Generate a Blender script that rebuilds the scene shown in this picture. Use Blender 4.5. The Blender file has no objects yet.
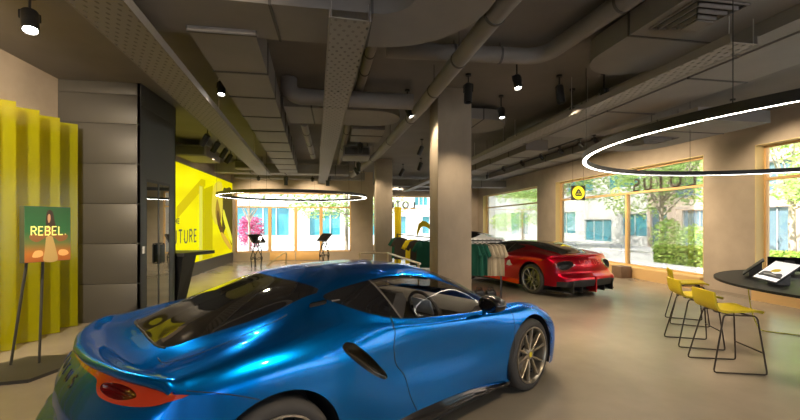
import bpy, bmesh, math, random
import numpy as np
from mathutils import Vector, Matrix
from mathutils.bvhtree import BVHTree

C = bpy.context.scene.collection
rnd = random.Random(7)
PI = math.pi

# ------------------------------------------------------------------ materials
MATS = {}

def mat(name, col, rough=0.5, metal=0.0, coat=0.0, emit=None, estr=0.0, noise=None, bump=0.0, spec=0.5, coat_rough=0.03):
    """Principled material; noise = (scale, amount, stretch) varies the colour, bump gives the surface its grain."""
    if name in MATS:
        return MATS[name]
    m = bpy.data.materials.new(name)
    m.use_nodes = True
    nt = m.node_tree
    b = nt.nodes['Principled BSDF']
    b.inputs['Base Color'].default_value = (*col, 1)
    b.inputs['Roughness'].default_value = rough
    b.inputs['Metallic'].default_value = metal
    b.inputs['Coat Weight'].default_value = coat
    b.inputs['Coat Roughness'].default_value = coat_rough
    b.inputs['Specular IOR Level'].default_value = spec
    if emit:
        b.inputs['Emission Color'].default_value = (*emit, 1)
        b.inputs['Emission Strength'].default_value = estr
    if noise or bump:
        sc, amt, st = noise or (20, 0, (1, 1, 1))
        tc = nt.nodes.new('ShaderNodeTexCoord')
        mp = nt.nodes.new('ShaderNodeMapping')
        mp.inputs['Scale'].default_value = st
        nz = nt.nodes.new('ShaderNodeTexNoise')
        nz.inputs['Scale'].default_value = sc
        nz.inputs['Detail'].default_value = 6
        nz.inputs['Roughness'].default_value = 0.6
        nt.links.new(tc.outputs['Object'], mp.inputs['Vector'])
        nt.links.new(mp.outputs['Vector'], nz.inputs['Vector'])
        if amt:
            rp = nt.nodes.new('ShaderNodeValToRGB')
            rp.color_ramp.elements[0].position = 0.3
            rp.color_ramp.elements[1].position = 0.7
            rp.color_ramp.elements[0].color = (*[max(0, c * (1 - amt)) for c in col], 1)
            rp.color_ramp.elements[1].color = (*[min(1, c * (1 + amt)) for c in col], 1)
            nt.links.new(nz.outputs['Fac'], rp.inputs['Fac'])
            nt.links.new(rp.outputs['Color'], b.inputs['Base Color'])
        if bump:
            bp = nt.nodes.new('ShaderNodeBump')
            bp.inputs['Strength'].default_value = bump
            bp.inputs['Distance'].default_value = 0.02
            nt.links.new(nz.outputs['Fac'], bp.inputs['Height'])
            nt.links.new(bp.outputs['Normal'], b.inputs['Normal'])
    MATS[name] = m
    return m

def glass_mat(name, tint=(0.95, 0.97, 0.96), refl=1.0, rough=0.0):
    """Thin clear pane: light passes straight through, with a Fresnel reflection on top."""
    m = bpy.data.materials.new(name)
    m.use_nodes = True
    nt = m.node_tree
    for n in list(nt.nodes):
        nt.nodes.remove(n)
    out = nt.nodes.new('ShaderNodeOutputMaterial')
    mix = nt.nodes.new('ShaderNodeMixShader')
    tr = nt.nodes.new('ShaderNodeBsdfTransparent')
    tr.inputs['Color'].default_value = (*tint, 1)
    gl = nt.nodes.new('ShaderNodeBsdfGlossy')
    gl.inputs['Roughness'].default_value = rough
    fr = nt.nodes.new('ShaderNodeFresnel')
    fr.inputs['IOR'].default_value = 1.45
    mu = nt.nodes.new('ShaderNodeMath')
    mu.operation = 'MULTIPLY'
    mu.inputs[1].default_value = refl
    nt.links.new(fr.outputs[0], mu.inputs[0])
    nt.links.new(mu.outputs[0], mix.inputs['Fac'])
    nt.links.new(tr.outputs[0], mix.inputs[1])
    nt.links.new(gl.outputs[0], mix.inputs[2])
    nt.links.new(mix.outputs[0], out.inputs['Surface'])
    MATS[name] = m
    return m

# ------------------------------------------------------------------ mesh builder
class MB:
    def __init__(s):
        s.v = []; s.f = []

    def add(s, vs, fs, M=None):
        o = len(s.v)
        for p in vs:
            p = Vector(p)
            s.v.append(tuple(M @ p) if M is not None else tuple(p))
        s.f += [tuple(i + o for i in f) for f in fs]
        return s

    def box(s, x0, x1, y0, y1, z0, z1, ch=0.0, M=None):
        if ch <= 0:
            vs = [(x0, y0, z0), (x1, y0, z0), (x1, y1, z0), (x0, y1, z0), (x0, y0, z1), (x1, y0, z1), (x1, y1, z1), (x0, y1, z1)]
            fs = [(0, 3, 2, 1), (4, 5, 6, 7), (0, 1, 5, 4), (1, 2, 6, 5), (2, 3, 7, 6), (3, 0, 4, 7)]
            return s.add(vs, fs, M)
        bm = bmesh.new()
        bmesh.ops.create_cube(bm, size=1)
        for v in bm.verts:
            v.co = Vector(((x0 + x1) / 2 + v.co.x * (x1 - x0), (y0 + y1) / 2 + v.co.y * (y1 - y0), (z0 + z1) / 2 + v.co.z * (z1 - z0)))
        bmesh.ops.bevel(bm, geom=list(bm.edges), offset=ch, segments=2, affect='EDGES', profile=0.5)
        s.bm(bm, M)
        return s

    def bm(s, bm, M=None):
        bm.verts.index_update()
        s.add([v.co.copy() for v in bm.verts], [[v.index for v in f.verts] for f in bm.faces], M)
        bm.free()
        return s

    def prism(s, poly, z0, z1, M=None):
        """extrude a 2D polygon along z"""
        n = len(poly)
        vs = [(x, y, z0) for x, y in poly] + [(x, y, z1) for x, y in poly]
        fs = [tuple(reversed(range(n))), tuple(range(n, 2 * n))]
        fs += [(i, (i + 1) % n, n + (i + 1) % n, n + i) for i in range(n)]
        return s.add(vs, fs, M)

    def tube(s, pts, r, n=8, closed=False, caps=True, M=None):
        pts = [Vector(p) for p in pts]
        m = len(pts)
        rs = r if isinstance(r, (list, tuple)) else [r] * m
        vs = []; fs = []
        up = None
        for i, p in enumerate(pts):
            if closed:
                d = pts[(i + 1) % m] - pts[i - 1]
            else:
                d = pts[min(i + 1, m - 1)] - pts[max(i - 1, 0)]
            d.normalize()
            if up is None:
                up = Vector((0, 0, 1)) if abs(d.z) < 0.9 else Vector((1, 0, 0))
            a = d.cross(up)
            if a.length < 1e-6:
                a = d.cross(Vector((1, 0.3, 0)))
            a.normalize()
            b = a.cross(d).normalized()
            up = b
            for k in range(n):
                t = 2 * PI * k / n
                vs.append(p + (a * math.cos(t) + b * math.sin(t)) * rs[i])
        for i in range(m if closed else m - 1):
            j = (i + 1) % m
            for k in range(n):
                l = (k + 1) % n
                fs.append((i * n + k, i * n + l, j * n + l, j * n + k))
        if caps and not closed:
            fs.append(tuple(reversed(range(n))))
            fs.append(tuple((m - 1) * n + k for k in range(n)))
        return s.add(vs, fs, M)

    def lathe(s, prof, n=32, M=None, a0=0.0, a1=2 * PI):
        """revolve (r, z) pairs about the z axis"""
        full = abs(a1 - a0 - 2 * PI) < 1e-6
        m = n if full else n + 1
        vs = []; fs = []
        for k in range(m):
            t = a0 + (a1 - a0) * k / n
            for r, z in prof:
                vs.append((r * math.cos(t), r * math.sin(t), z))
        q = len(prof)
        for k in range(n):
            l = (k + 1) % m
            for i in range(q - 1):
                fs.append((k * q + i, l * q + i, l * q + i + 1, k * q + i + 1))
        return s.add(vs, fs, M)

    def grid(s, P, M=None, flip=False):
        """P: rows of points"""
        r = len(P); c = len(P[0])
        vs = [p for row in P for p in row]
        fs = []
        for i in range(r - 1):
            for j in range(c - 1):
                f = (i * c + j, i * c + j + 1, (i + 1) * c + j + 1, (i + 1) * c + j)
                fs.append(tuple(reversed(f)) if flip else f)
        return s.add(vs, fs, M)

    def slab(s, P, t, M=None):
        """a grid surface given a real thickness t along its normals"""
        r = len(P); c = len(P[0])
        A = np.array(P, float)
        du = np.gradient(A, axis=0); dv = np.gradient(A, axis=1)
        n = np.cross(du, dv)
        n /= np.maximum(np.linalg.norm(n, axis=2, keepdims=True), 1e-9)
        B = A + n * t
        vs = [tuple(p) for p in A.reshape(-1, 3)] + [tuple(p) for p in B.reshape(-1, 3)]
        o = r * c; fs = []
        for i in range(r - 1):
            for j in range(c - 1):
                a, b, d, e = i * c + j, i * c + j + 1, (i + 1) * c + j + 1, (i + 1) * c + j
                fs.append((e, d, b, a)); fs.append((a + o, b + o, d + o, e + o))
        for j in range(c - 1):
            fs.append((j, j + 1, j + 1 + o, j + o))
            k = (r - 1) * c + j
            fs.append((k + 1, k, k + o, k + 1 + o))
        for i in range(r - 1):
            fs.append(((i + 1) * c, i * c, i * c + o, (i + 1) * c + o))
            k = i * c + c - 1
            fs.append((k, k + c, k + c + o, k + o))
        return s.add(vs, fs, M)

    def build(s, name, m, parent=None, loc=None, rotz=0.0, smooth=True, angle=35, recalc=False):
        me = bpy.data.meshes.new(name)
        me.from_pydata(s.v, [], s.f)
        if recalc:
            b = bmesh.new(); b.from_mesh(me)
            bmesh.ops.recalc_face_normals(b, faces=b.faces)
            b.to_mesh(me); b.free()
        me.validate()
        me.materials.append(m)
        if smooth:
            me.polygons.foreach_set('use_smooth', [True] * len(me.polygons))
            try:
                me.set_sharp_from_angle(angle=math.radians(angle))
            except Exception:
                pass
        me.update()
        o = bpy.data.objects.new(name, me)
        C.objects.link(o)
        if parent is not None:
            o.parent = parent
        if loc is not None:
            o.location = loc
        o.rotation_euler.z = rotz
        return o

def tag(o, label, cat, group=None, kind=None):
    o['label'] = label
    o['category'] = cat
    if group: o['group'] = group
    if kind: o['kind'] = kind
    return o

def thing(name, label, cat, loc=(0, 0, 0), rotz=0.0, group=None):
    o = bpy.data.objects.new(name, None)
    o.empty_display_size = 0.1
    C.objects.link(o)
    o.location = loc
    o.rotation_euler.z = rotz
    return tag(o, label, cat, group)

def struct(o):
    o['kind'] = 'structure'
    return o

def dup(root, loc, rotz=0.0, label=None, group=None, scale=None):
    """copy a thing with its parts and sub-parts"""
    def rec(o, par):
        c = o.copy(); C.objects.link(c)
        if par is not None: c.parent = par
        for ch in [x for x in C.objects if x.parent == o]:
            rec(ch, c)
        return c
    r = rec(root, None)
    r.location = loc; r.rotation_euler.z = rotz
    if scale: r.scale = scale
    if label: r['label'] = label
    if group: r['group'] = group
    return r

def T(x=0, y=0, z=0, rx=0, ry=0, rz=0, s=1.0):
    return Matrix.Translation((x, y, z)) @ Matrix.Rotation(rz, 4, 'Z') @ Matrix.Rotation(ry, 4, 'Y') @ Matrix.Rotation(rx, 4, 'X') @ Matrix.Scale(s, 4)

def arc(cx, cy, r, a0, a1, n):
    return [(cx + r * math.cos(a0 + (a1 - a0) * i / n), cy + r * math.sin(a0 + (a1 - a0) * i / n)) for i in range(n + 1)]

# stroke lettering: each glyph is polylines in a 1-high cell; width in GW
def _oval(cx, cy, rx, ry, a0=0, a1=2 * PI, n=18):
    return [(cx + rx * math.cos(a0 + (a1 - a0) * i / n), cy + ry * math.sin(a0 + (a1 - a0) * i / n)) for i in range(n + 1)]
GLYPH = {
    'L': (.5, [[(0, 1), (0, 0), (.5, 0)]]),
    'O': (.8, [_oval(.4, .5, .4, .5)]),
    'T': (.62, [[(0, 1), (.62, 1)], [(.31, 1), (.31, 0)]]),
    'U': (.62, [[(0, 1), (0, .3)] + _oval(.31, .3, .31, .3, PI, 2 * PI, 10) + [(.62, 1)]]),
    'S': (.55, [_oval(.275, .75, .26, .25, .25 * PI, 1.5 * PI, 10) + _oval(.275, .25, .26, .25, .5 * PI, -.75 * PI, 10)]),
    'R': (.55, [[(0, 0), (0, 1), (.28, 1)] + _oval(.28, .75, .26, .25, .5 * PI, -.5 * PI, 10) + [(0, .5)], [(.26, .5), (.55, 0)]]),
    'E': (.5, [[(.5, 1), (0, 1), (0, 0), (.5, 0)], [(0, .5), (.44, .5)]]),
    'B': (.55, [[(0, .5), (0, 1), (.28, 1)] + _oval(.28, .75, .24, .25, .5 * PI, -.5 * PI, 8) + [(0, .5)], [(0, .5), (0, 0), (.3, 0)] + _oval(.3, .25, .25, .25, -.5 * PI, .5 * PI, 8)]),
    'F': (.5, [[(.5, 1), (0, 1), (0, 0)], [(0, .5), (.42, .5)]]),
    'H': (.6, [[(0, 0), (0, 1)], [(.6, 0), (.6, 1)], [(0, .5), (.6, .5)]]),
    'M': (.75, [[(0, 0), (0, 1), (.375, .3), (.75, 1), (.75, 0)]]),
    'Y': (.6, [[(0, 1), (.3, .5), (.6, 1)], [(.3, .5), (.3, 0)]]),
    'A': (.62, [[(0, 0), (.31, 1), (.62, 0)], [(.12, .38), (.5, .38)]]),
    '.': (.1, [[(.05, 0), (.05, .1)]]),
    ' ': (.4, []),
}

def lettering(text, h, stroke, depth, gap=0.25, aspect=1.0):
    """solid stroke letters in the x-z plane, baseline z=0, starting at x=0, thickness along y; returns MB and width"""
    mb = MB(); x = 0.0
    for ch in text:
        w, strokes = GLYPH[ch]
        for st in strokes:
            p = [Vector((x + a * h * aspect, b * h)) for a, b in st]
            n = len(p)
            L = []; Rr = []
            closed = (p[0] - p[-1]).length < 1e-4 and n > 4
            for i in range(n):
                if closed:
                    d1 = (p[i] - p[i - 1 if i else n - 2]).normalized(); d2 = (p[(i + 1) if i < n - 1 else 1] - p[i]).normalized()
                else:
                    d1 = (p[i] - p[i - 1]).normalized() if i else (p[1] - p[0]).normalized()
                    d2 = (p[i + 1] - p[i]).normalized() if i < n - 1 else d1
                t = d1 + d2
                t = t.normalized() if t.length > 1e-6 else d1
                nn = Vector((-t.y, t.x))
                k = 1.0 / max(0.5, abs(nn.dot(Vector((-d1.y, d1.x)))))
                L.append(p[i] + nn * stroke / 2 * k); Rr.append(p[i] - nn * stroke / 2 * k)
            vs = []; fs = []
            for a, b in zip(L, Rr):
                vs += [(a.x, 0, a.y), (b.x, 0, b.y), (a.x, depth, a.y), (b.x, depth, b.y)]
            for i in range(n - 1):
                o = 4 * i
                fs += [(o, o + 1, o + 5, o + 4), (o + 2, o + 6, o + 7, o + 3), (o, o + 4, o + 6, o + 2), (o + 1, o + 3, o + 7, o + 5)]
            fs += [(0, 2, 3, 1), (4 * n - 4, 4 * n - 3, 4 * n - 1, 4 * n - 2)]
            mb.add(vs, fs)
        x += (w * aspect + gap) * h
    return mb, x - gap * h

# ------------------------------------------------------------------ cars: one interpolated skin, trimmed into panels
def hermite(P, k, t):
    """cubic interpolation through P (axis 0) at knots k, monotone-ish tangents, evaluated at t"""
    P = np.asarray(P, float)
    n = len(P)
    h = np.diff(k)
    sh = (-1,) + (1,) * (P.ndim - 1)
    d = np.diff(P, axis=0) / h.reshape(sh)
    m = np.empty_like(P)
    m[0] = d[0]; m[-1] = d[-1]
    for i in range(1, n - 1):
        m[i] = (h[i] * d[i - 1] + h[i - 1] * d[i]) / (h[i] + h[i - 1])
    idx = np.clip(np.searchsorted(k, t, side='right') - 1, 0, n - 2)
    hh = h[idx].reshape(sh)
    u = ((t - k[idx]) / h[idx]).reshape(sh)
    return ((2 * u**3 - 3 * u**2 + 1) * P[idx] + (u**3 - 2 * u**2 + u) * hh * m[idx]
            + (-2 * u**3 + 3 * u**2) * P[idx + 1] + (u**3 - u**2) * hh * m[idx + 1])

def knots(P, axis, pw=0.8):
    d = np.linalg.norm(np.diff(P, axis=axis), axis=2)
    d = d.mean(axis=1 - axis)
    return np.concatenate([[0], np.cumsum(np.maximum(d, 0.01)**pw)])

class Skin:
    """vertices V, normals Nn, faces F (numpy/list)"""
    def __init__(s, V, Nn, F):
        s.V = V; s.N = Nn; s.F = F

    @staticmethod
    def from_net(P, nu, nv):
        P = np.asarray(P, float)
        ku = knots(P, 0); kv = knots(P, 1)
        A = hermite(P, ku, np.linspace(0, ku[-1], nu))
        A = hermite(A.transpose(1, 0, 2), kv, np.linspace(0, kv[-1], nv)).transpose(1, 0, 2)
        du = np.gradient(A, axis=0); dv = np.gradient(A, axis=1)
        n = -np.cross(du, dv)
        n /= np.maximum(np.linalg.norm(n, axis=2, keepdims=True), 1e-9)
        i, j = np.meshgrid(np.arange(nu - 1), np.arange(nv - 1), indexing='ij')
        a = (i * nv + j).ravel()
        F = [tuple(x) for x in np.stack([a, a + 1, a + nv + 1, a + nv], 1).tolist()]
        return Skin(A.reshape(-1, 3), n.reshape(-1, 3), F)

    def clip(s, f):
        """split by the sign of f at the vertices -> (inside f<0, outside)"""
        f = np.asarray(f)
        neg = f < 0
        V = [s.V]; Nn = [s.N]; base = len(s.V); cache = {}
        exV = []; exN = []
        Fi = []; Fo = []
        for fc in s.F:
            k = sum(bool(neg[i]) for i in fc)
            if k == len(fc): Fi.append(fc); continue
            if k == 0: Fo.append(fc); continue
            a = []; b = []
            m = len(fc)
            for q in range(m):
                i = fc[q]; j = fc[(q + 1) % m]
                (a if neg[i] else b).append(i)
                if neg[i] != neg[j]:
                    key = (i, j) if i < j else (j, i)
                    if key not in cache:
                        t = f[key[0]] / (f[key[0]] - f[key[1]])
                        exV.append(s.V[key[0]] * (1 - t) + s.V[key[1]] * t)
                        exN.append(s.N[key[0]] * (1 - t) + s.N[key[1]] * t)
                        cache[key] = base + len(exV) - 1
                    a.append(cache[key]); b.append(cache[key])
            if len(a) > 2: Fi.append(tuple(a))
            if len(b) > 2: Fo.append(tuple(b))
        if exV:
            V.append(np.array(exV)); Nn.append(np.array(exN))
        V = np.concatenate(V); Nn = np.concatenate(Nn)
        return Skin(V, Nn, Fi).compact(), Skin(V, Nn, Fo).compact()

    def compact(s):
        if not s.F: return Skin(np.zeros((0, 3)), np.zeros((0, 3)), [])
        used = np.unique(np.fromiter((i for f in s.F for i in f), int))
        mp = np.full(len(s.V), -1); mp[used] = np.arange(len(used))
        return Skin(s.V[used], s.N[used], [tuple(int(mp[i]) for i in f) for f in s.F])

    def mirrored(s):
        n = len(s.V)
        V2 = s.V * [1, -1, 1]; N2 = s.N * [1, -1, 1]
        return Skin(np.concatenate([s.V, V2]), np.concatenate([s.N, N2]), s.F + [tuple(i + n for i in reversed(f)) for f in s.F])

    def flip_y(s):
        return Skin(s.V * [1, -1, 1], s.N * [1, -1, 1], [tuple(reversed(f)) for f in s.F])

    def offset(s, d):
        d = np.asarray(d)
        return Skin(s.V + s.N * (d.reshape(-1, 1) if d.ndim else d), s.N, s.F)

    def build(s, name, m, parent, custom=True):
        me = bpy.data.meshes.new(name)
        me.from_pydata([tuple(p) for p in s.V], [], s.F)
        me.materials.append(m)
        me.polygons.foreach_set('use_smooth', [True] * len(me.polygons))
        me.update()
        if custom:
            nn = s.N / np.maximum(np.linalg.norm(s.N, axis=1, keepdims=True), 1e-9)
            me.normals_split_custom_set_from_vertices([tuple(x) for x in nn])
        o = bpy.data.objects.new(name, me)
        C.objects.link(o)
        o.parent = parent
        return o

def smooth_poly(pts, n=8, closed=True):
    """Catmull-Rom through the points"""
    P = [np.array(p, float) for p in pts]; m = len(P); out = []
    for i in range(m if closed else m - 1):
        g = (lambda k: P[k % m]) if closed else (lambda k: P[min(max(k, 0), m - 1)])
        p0, p1, p2, p3 = g(i - 1), g(i), g(i + 1), g(i + 2)
        for k in range(n):
            t = k / n
            out.append(0.5 * ((2 * p1) + (-p0 + p2) * t + (2 * p0 - 5 * p1 + 4 * p2 - p3) * t**2 + (-p0 + 3 * p1 - 3 * p2 + p3) * t**3))
    if not closed: out.append(P[-1])
    return np.array(out)

def sdf(Q, poly):
    """signed distance (negative inside) of the 2D points Q to a polygon"""
    Q = np.asarray(Q, float); poly = np.asarray(poly, float)
    d = np.full(len(Q), 1e9); ins = np.zeros(len(Q), bool)
    m = len(poly)
    for i in range(m):
        a = poly[i]; b = poly[(i + 1) % m]
        e = b - a; w = Q - a
        t = np.clip((w @ e) / max(e @ e, 1e-12), 0, 1)
        d = np.minimum(d, np.linalg.norm(w - t[:, None] * e, axis=1))
        c1 = (a[1] <= Q[:, 1]); c2 = (b[1] <= Q[:, 1])
        cr = e[0] * w[:, 1] - e[1] * w[:, 0]
        ins ^= (c1 & ~c2 & (cr > 0)) & False
        cond = c1 != c2
        with np.errstate(divide='ignore', invalid='ignore'):
            xi = a[0] + (Q[:, 1] - a[1]) * e[0] / (e[1] if abs(e[1]) > 1e-12 else 1e-12)
        ins ^= cond & (Q[:, 0] < xi)
    return np.where(ins, -d, d)

def surf_line(bvh, pts, off=0.0, axis='y', sub=10):
    """drop a side-view (x, z) or top-view (x, y) curve onto the skin"""
    out = []
    for p in smooth_poly(pts, sub, closed=False):
        if axis == 'y': o, d = Vector((p[0], 2, p[1])), Vector((0, -1, 0))
        else: o, d = Vector((p[0], p[1], 3)), Vector((0, 0, -1))
        h = bvh.ray_cast(o, d)
        if h[0] is not None:
            out.append(h[0] - d * off)
    return out

def seam(bvh, pts, name, parent, m, r=0.004, axis='y', both=True):
    L = surf_line(bvh, pts, -0.001, axis)
    if len(L) < 2: return
    MB().tube(L, r, 6).build(name, m, parent)
    if both: MB().tube([Vector((p.x, -p.y, p.z)) for p in L], r, 6).build(name, m, parent)

def make_wheel(parent, x, y, r, w, side, mt, mr, mdisc, mcal, mcap, spokes=5, rim_r=0.262, twin=0.2):
    """side = -1: outer face looks to -y. Parts: tyre > ..., rim, brake disc, caliper"""
    M = Matrix.Translation((x, y, r)) @ Matrix.Rotation(PI / 2 if side < 0 else -PI / 2, 4, 'X')
    # local +z = outward
    ty = MB().lathe([(rim_r - .012, -w * .86), (rim_r + .01, -w * .98), (r - .03, -w), (r - .006, -w * .93), (r, -w * .8), (r, -w * .2), (r - .006, -w * .07), (r - .028, -.002),
                     (rim_r + .03, .004), (rim_r + .006, -.002), (rim_r - .012, -.012)], 64, M)
    t = ty.build('tyre', mt, parent, angle=50)
    # rim barrel + lip + spokes
    rm = MB().lathe([(rim_r + .004, -.002), (rim_r + .004, .006), (rim_r - .006, .007), (rim_r - .014, -.006), (rim_r - .02, -.03), (rim_r - .03, -w * .8)], 64, M)
    ri = rim_r - .012
    for k in range(spokes):
        a0 = 2 * PI * k / spokes + PI / 2 + .18
        for sgn in (-1, 1):
            # each Y-spoke: hub root to rim, splitting outwards
            a_in = a0 + sgn * .16; a_out = a0 + sgn * twin * 1.45
            p0 = Vector((.052 * math.cos(a_in), .052 * math.sin(a_in), -.028)); p1 = Vector((0, 0, 0)); p2 = Vector((ri * math.cos(a_out), ri * math.sin(a_out), -.012))
            p1 = p0 * .42 + p2 * .58 + Vector((0, 0, .002))
            path = [p0, (p0 + p1) / 2 + Vector((0, 0, .003)), p1, (p1 + p2) / 2, p2]
            vs = []; fs = []
            for i, p in enumerate(path):
                d = (path[min(i + 1, 4)] - path[max(i - 1, 0)]).normalized()
                nn = d.cross(Vector((0, 0, 1))).normalized()
                wd = (.013, .0105, .0095, .0095, .012)[i]
                vs += [p + nn * wd, p + nn * wd * .55 + Vector((0, 0, .008)), p - nn * wd * .55 + Vector((0, 0, .008)), p - nn * wd, p - nn * wd + Vector((0, 0, -.03)), p + nn * wd + Vector((0, 0, -.03))]
            for i in range(4):
                for q in range(6):
                    fs.append((i * 6 + q, i * 6 + (q + 1) % 6, i * 6 + 6 + (q + 1) % 6, i * 6 + 6 + q))
            rm.add(vs, fs, M)
    rm.lathe([(.0, -.016), (.035, -.016), (.05, -.022), (.066, -.034), (.066, -.07), (0, -.07)], 24, M)
    rim = rm.build('rim', mr, parent, angle=40)
    MB().lathe([(0, -.013), (.024, -.013), (.027, -.017), (.027, -.02)], 20, M).build('hub_cap', mcap, rim)
    for k in range(5):
        a = 2 * PI * k / 5
        MB().lathe([(0, -.012), (.007, -.012), (.008, -.03)], 8, M @ Matrix.Translation((.046 * math.cos(a), .046 * math.sin(a), -.006))).build('wheel_nut', mdisc, rim)
    MB().lathe([(.08, -.078), (.17, -.078), (.172, -.082), (.172, -.104), (.08, -.104)], 40, M).build('brake_disc', mdisc, parent)
    cal = MB()
    prof = arc(0, 0, .19, .1, 1.1, 10) + list(reversed(arc(0, 0, .12, .1, 1.1, 10)))
    cal.prism(prof, -.12, -.055, M)
    cal.build('brake_caliper', mcal, parent)
    MB().lathe([(0, -w * .9), (.24, -w * .9), (.25, -w * .7), (.25, -w * .88)], 32, M).build('wheel_hub_backing', MATS['car_black_matt'], parent)
    return t

def car_net(zs=1.0, roof=0.0):
    """half skin, outboard y positive. Rows: sill edge, low, mid, upper side, shoulder, belt, mid glass, rail, roof outer, roof mid, centre"""
    def st(*rows):
        return [list(r) for r in rows]
    S = [
        # tail lip
        st((-.46, .935, .30), (-.46, .94, .50), (-.455, .94, .70), (-.46, .925, .80), (-.490, .865, .880), (-.54, .795, .900), (-.585, .72, .908), (-.63, .62, .913), (-.672, .50, .916), (-.727, .30, .918), (-.758, 0, .919)),
        st((-.40, .94, .30), (-.40, .945, .50), (-.395, .943, .70), (-.39, .93, .82), (-.42, .87, .893), (-.465, .795, .905), (-.50, .71, .903), (-.53, .62, .895), (-.56, .50, .901), (-.58, .30, .901), (-.59, 0, .902)),
        st((-.28, .945, .30), (-.28, .95, .50), (-.28, .948, .70), (-.28, .935, .84), (-.30, .872, .913), (-.33, .78, .928), (-.36, .67, .917), (-.385, .56, .908), (-.40, .44, .925), (-.415, .30, .934), (-.42, 0, .938)),
        st((-.12, .945, .30), (-.12, .952, .50), (-.12, .95, .70), (-.13, .937, .85), (-.15, .868, .935), (-.17, .77, .958), (-.18, .66, .956), (-.19, .55, .962), (-.195, .45, .995), (-.2, .30, 1.025), (-.2, 0, 1.032)),
        st((.10, .94, .30), (.10, .951, .50), (.10, .95, .70), (.10, .934, .86), (.10, .857, .953), (.10, .76, .990), (.10, .665, 1.012), (.10, .565, 1.035), (.10, .46, 1.085), (.10, .30, 1.122), (.10, 0, 1.132)),
        st((.40, .91, .28), (.40, .93, .48), (.40, .935, .68), (.40, .917, .85), (.40, .838, .957), (.40, .755, 1.013), (.40, .655, 1.085), (.40, .565, 1.135), (.40, .465, 1.172), (.40, .30, 1.202), (.40, 0, 1.213)),
        st((.68, .90, .28), (.68, .906, .47), (.68, .90, .66), (.68, .893, .83), (.68, .846, .928), (.68, .765, 1.000), (.68, .67, 1.088), (.68, .57, 1.160), (.68, .47, 1.206), (.68, .30, 1.238), (.68, 0, 1.248)),
        st((1.0, .885, .28), (1.0, .878, .45), (1.0, .856, .62), (1.0, .866, .78), (1.0, .850, .878), (1.0, .790, .932), (1.0, .69, 1.065), (1.0, .578, 1.175), (1.0, .475, 1.222), (1.0, .30, 1.252), (1.0, 0, 1.262)),
        st((1.3, .88, .275), (1.3, .873, .42), (1.3, .850, .59), (1.3, .864, .75), (1.3, .857, .845), (1.3, .802, .892), (1.3, .705, 1.035), (1.3, .582, 1.165), (1.3, .475, 1.215), (1.3, .30, 1.248), (1.3, 0, 1.258)),
        st((1.6, .875, .25), (1.6, .875, .40), (1.6, .856, .57), (1.6, .870, .73), (1.6, .862, .825), (1.6, .808, .868), (1.6, .71, .985), (1.6, .592, 1.11), (1.6, .48, 1.172), (1.6, .30, 1.211), (1.6, 0, 1.222)),
        st((1.95, .87, .21), (1.95, .885, .38), (1.95, .882, .56), (1.95, .888, .72), (1.95, .872, .808), (1.95, .812, .850), (1.95, .735, .908), (1.95, .645, .978), (1.95, .50, 1.052), (1.95, .30, 1.098), (1.95, 0, 1.112)),
        st((2.25, .89, .17), (2.25, .912, .37), (2.25, .918, .56), (2.25, .912, .715), (2.25, .88, .798), (2.25, .815, .836), (2.25, .745, .848), (2.25, .66, .868), (2.25, .52, .908), (2.25, .30, .945), (2.25, 0, .955)),
        st((2.55, .92, .17), (2.55, .938, .37), (2.55, .94, .56), (2.55, .927, .705), (2.55, .882, .792), (2.55, .805, .830), (2.55, .72, .815), (2.55, .62, .79), (2.55, .48, .80), (2.55, .30, .822), (2.55, 0, .83)),
        st((2.85, .92, .17), (2.85, .937, .34), (2.85, .937, .50), (2.85, .922, .64), (2.85, .872, .725), (2.85, .795, .762), (2.85, .70, .742), (2.85, .60, .70), (2.85, .48, .712), (2.85, .30, .738), (2.85, 0, .745)),
        st((3.06, .885, .17), (3.06, .903, .30), (3.07, .905, .43), (3.08, .890, .54), (3.09, .838, .608), (3.10, .76, .638), (3.11, .68, .634), (3.12, .58, .614), (3.13, .47, .628), (3.14, .30, .655), (3.15, 0, .66)),
        st((3.12, .84, .17), (3.12, .855, .28), (3.13, .855, .38), (3.15, .83, .46), (3.18, .775, .50), (3.22, .70, .515), (3.25, .64, .52), (3.28, .56, .52), (3.32, .46, .53), (3.36, .30, .55), (3.38, 0, .555)),
        st((3.18, .79, .17), (3.18, .80, .25), (3.19, .80, .32), (3.21, .785, .38), (3.25, .745, .41), (3.30, .685, .425), (3.34, .62, .43), (3.38, .55, .435), (3.42, .46, .44), (3.47, .30, .445), (3.49, 0, .45)),
        st((3.18, .775, .15), (3.18, .78, .17), (3.19, .775, .19), (3.21, .755, .20), (3.25, .715, .205), (3.30, .66, .205), (3.34, .60, .205), (3.38, .53, .205), (3.43, .44, .205), (3.48, .29, .205), (3.50, 0, .205)),
    ]
    P = np.array(S)
    roll = P[0].copy(); roll2 = P[0].copy()          # the rounded trailing edge curls under
    roll[4:, 0] -= .006; roll[4:, 2] -= .018; roll2[4:, 0] += .012; roll2[4:, 2] -= .042
    P = np.concatenate([[roll2], [roll], P])
    if zs != 1.0:
        P[:, :, 2] += np.where(P[:, :, 2] > .55, .055 * np.clip((.9 - P[:, :, 0]) / .9, 0, 1), 0)
        z = P[:, :, 2]
        P[:, :, 2] = np.where(z > .35, .35 + (z - .35) * zs, z)
    return P

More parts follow.
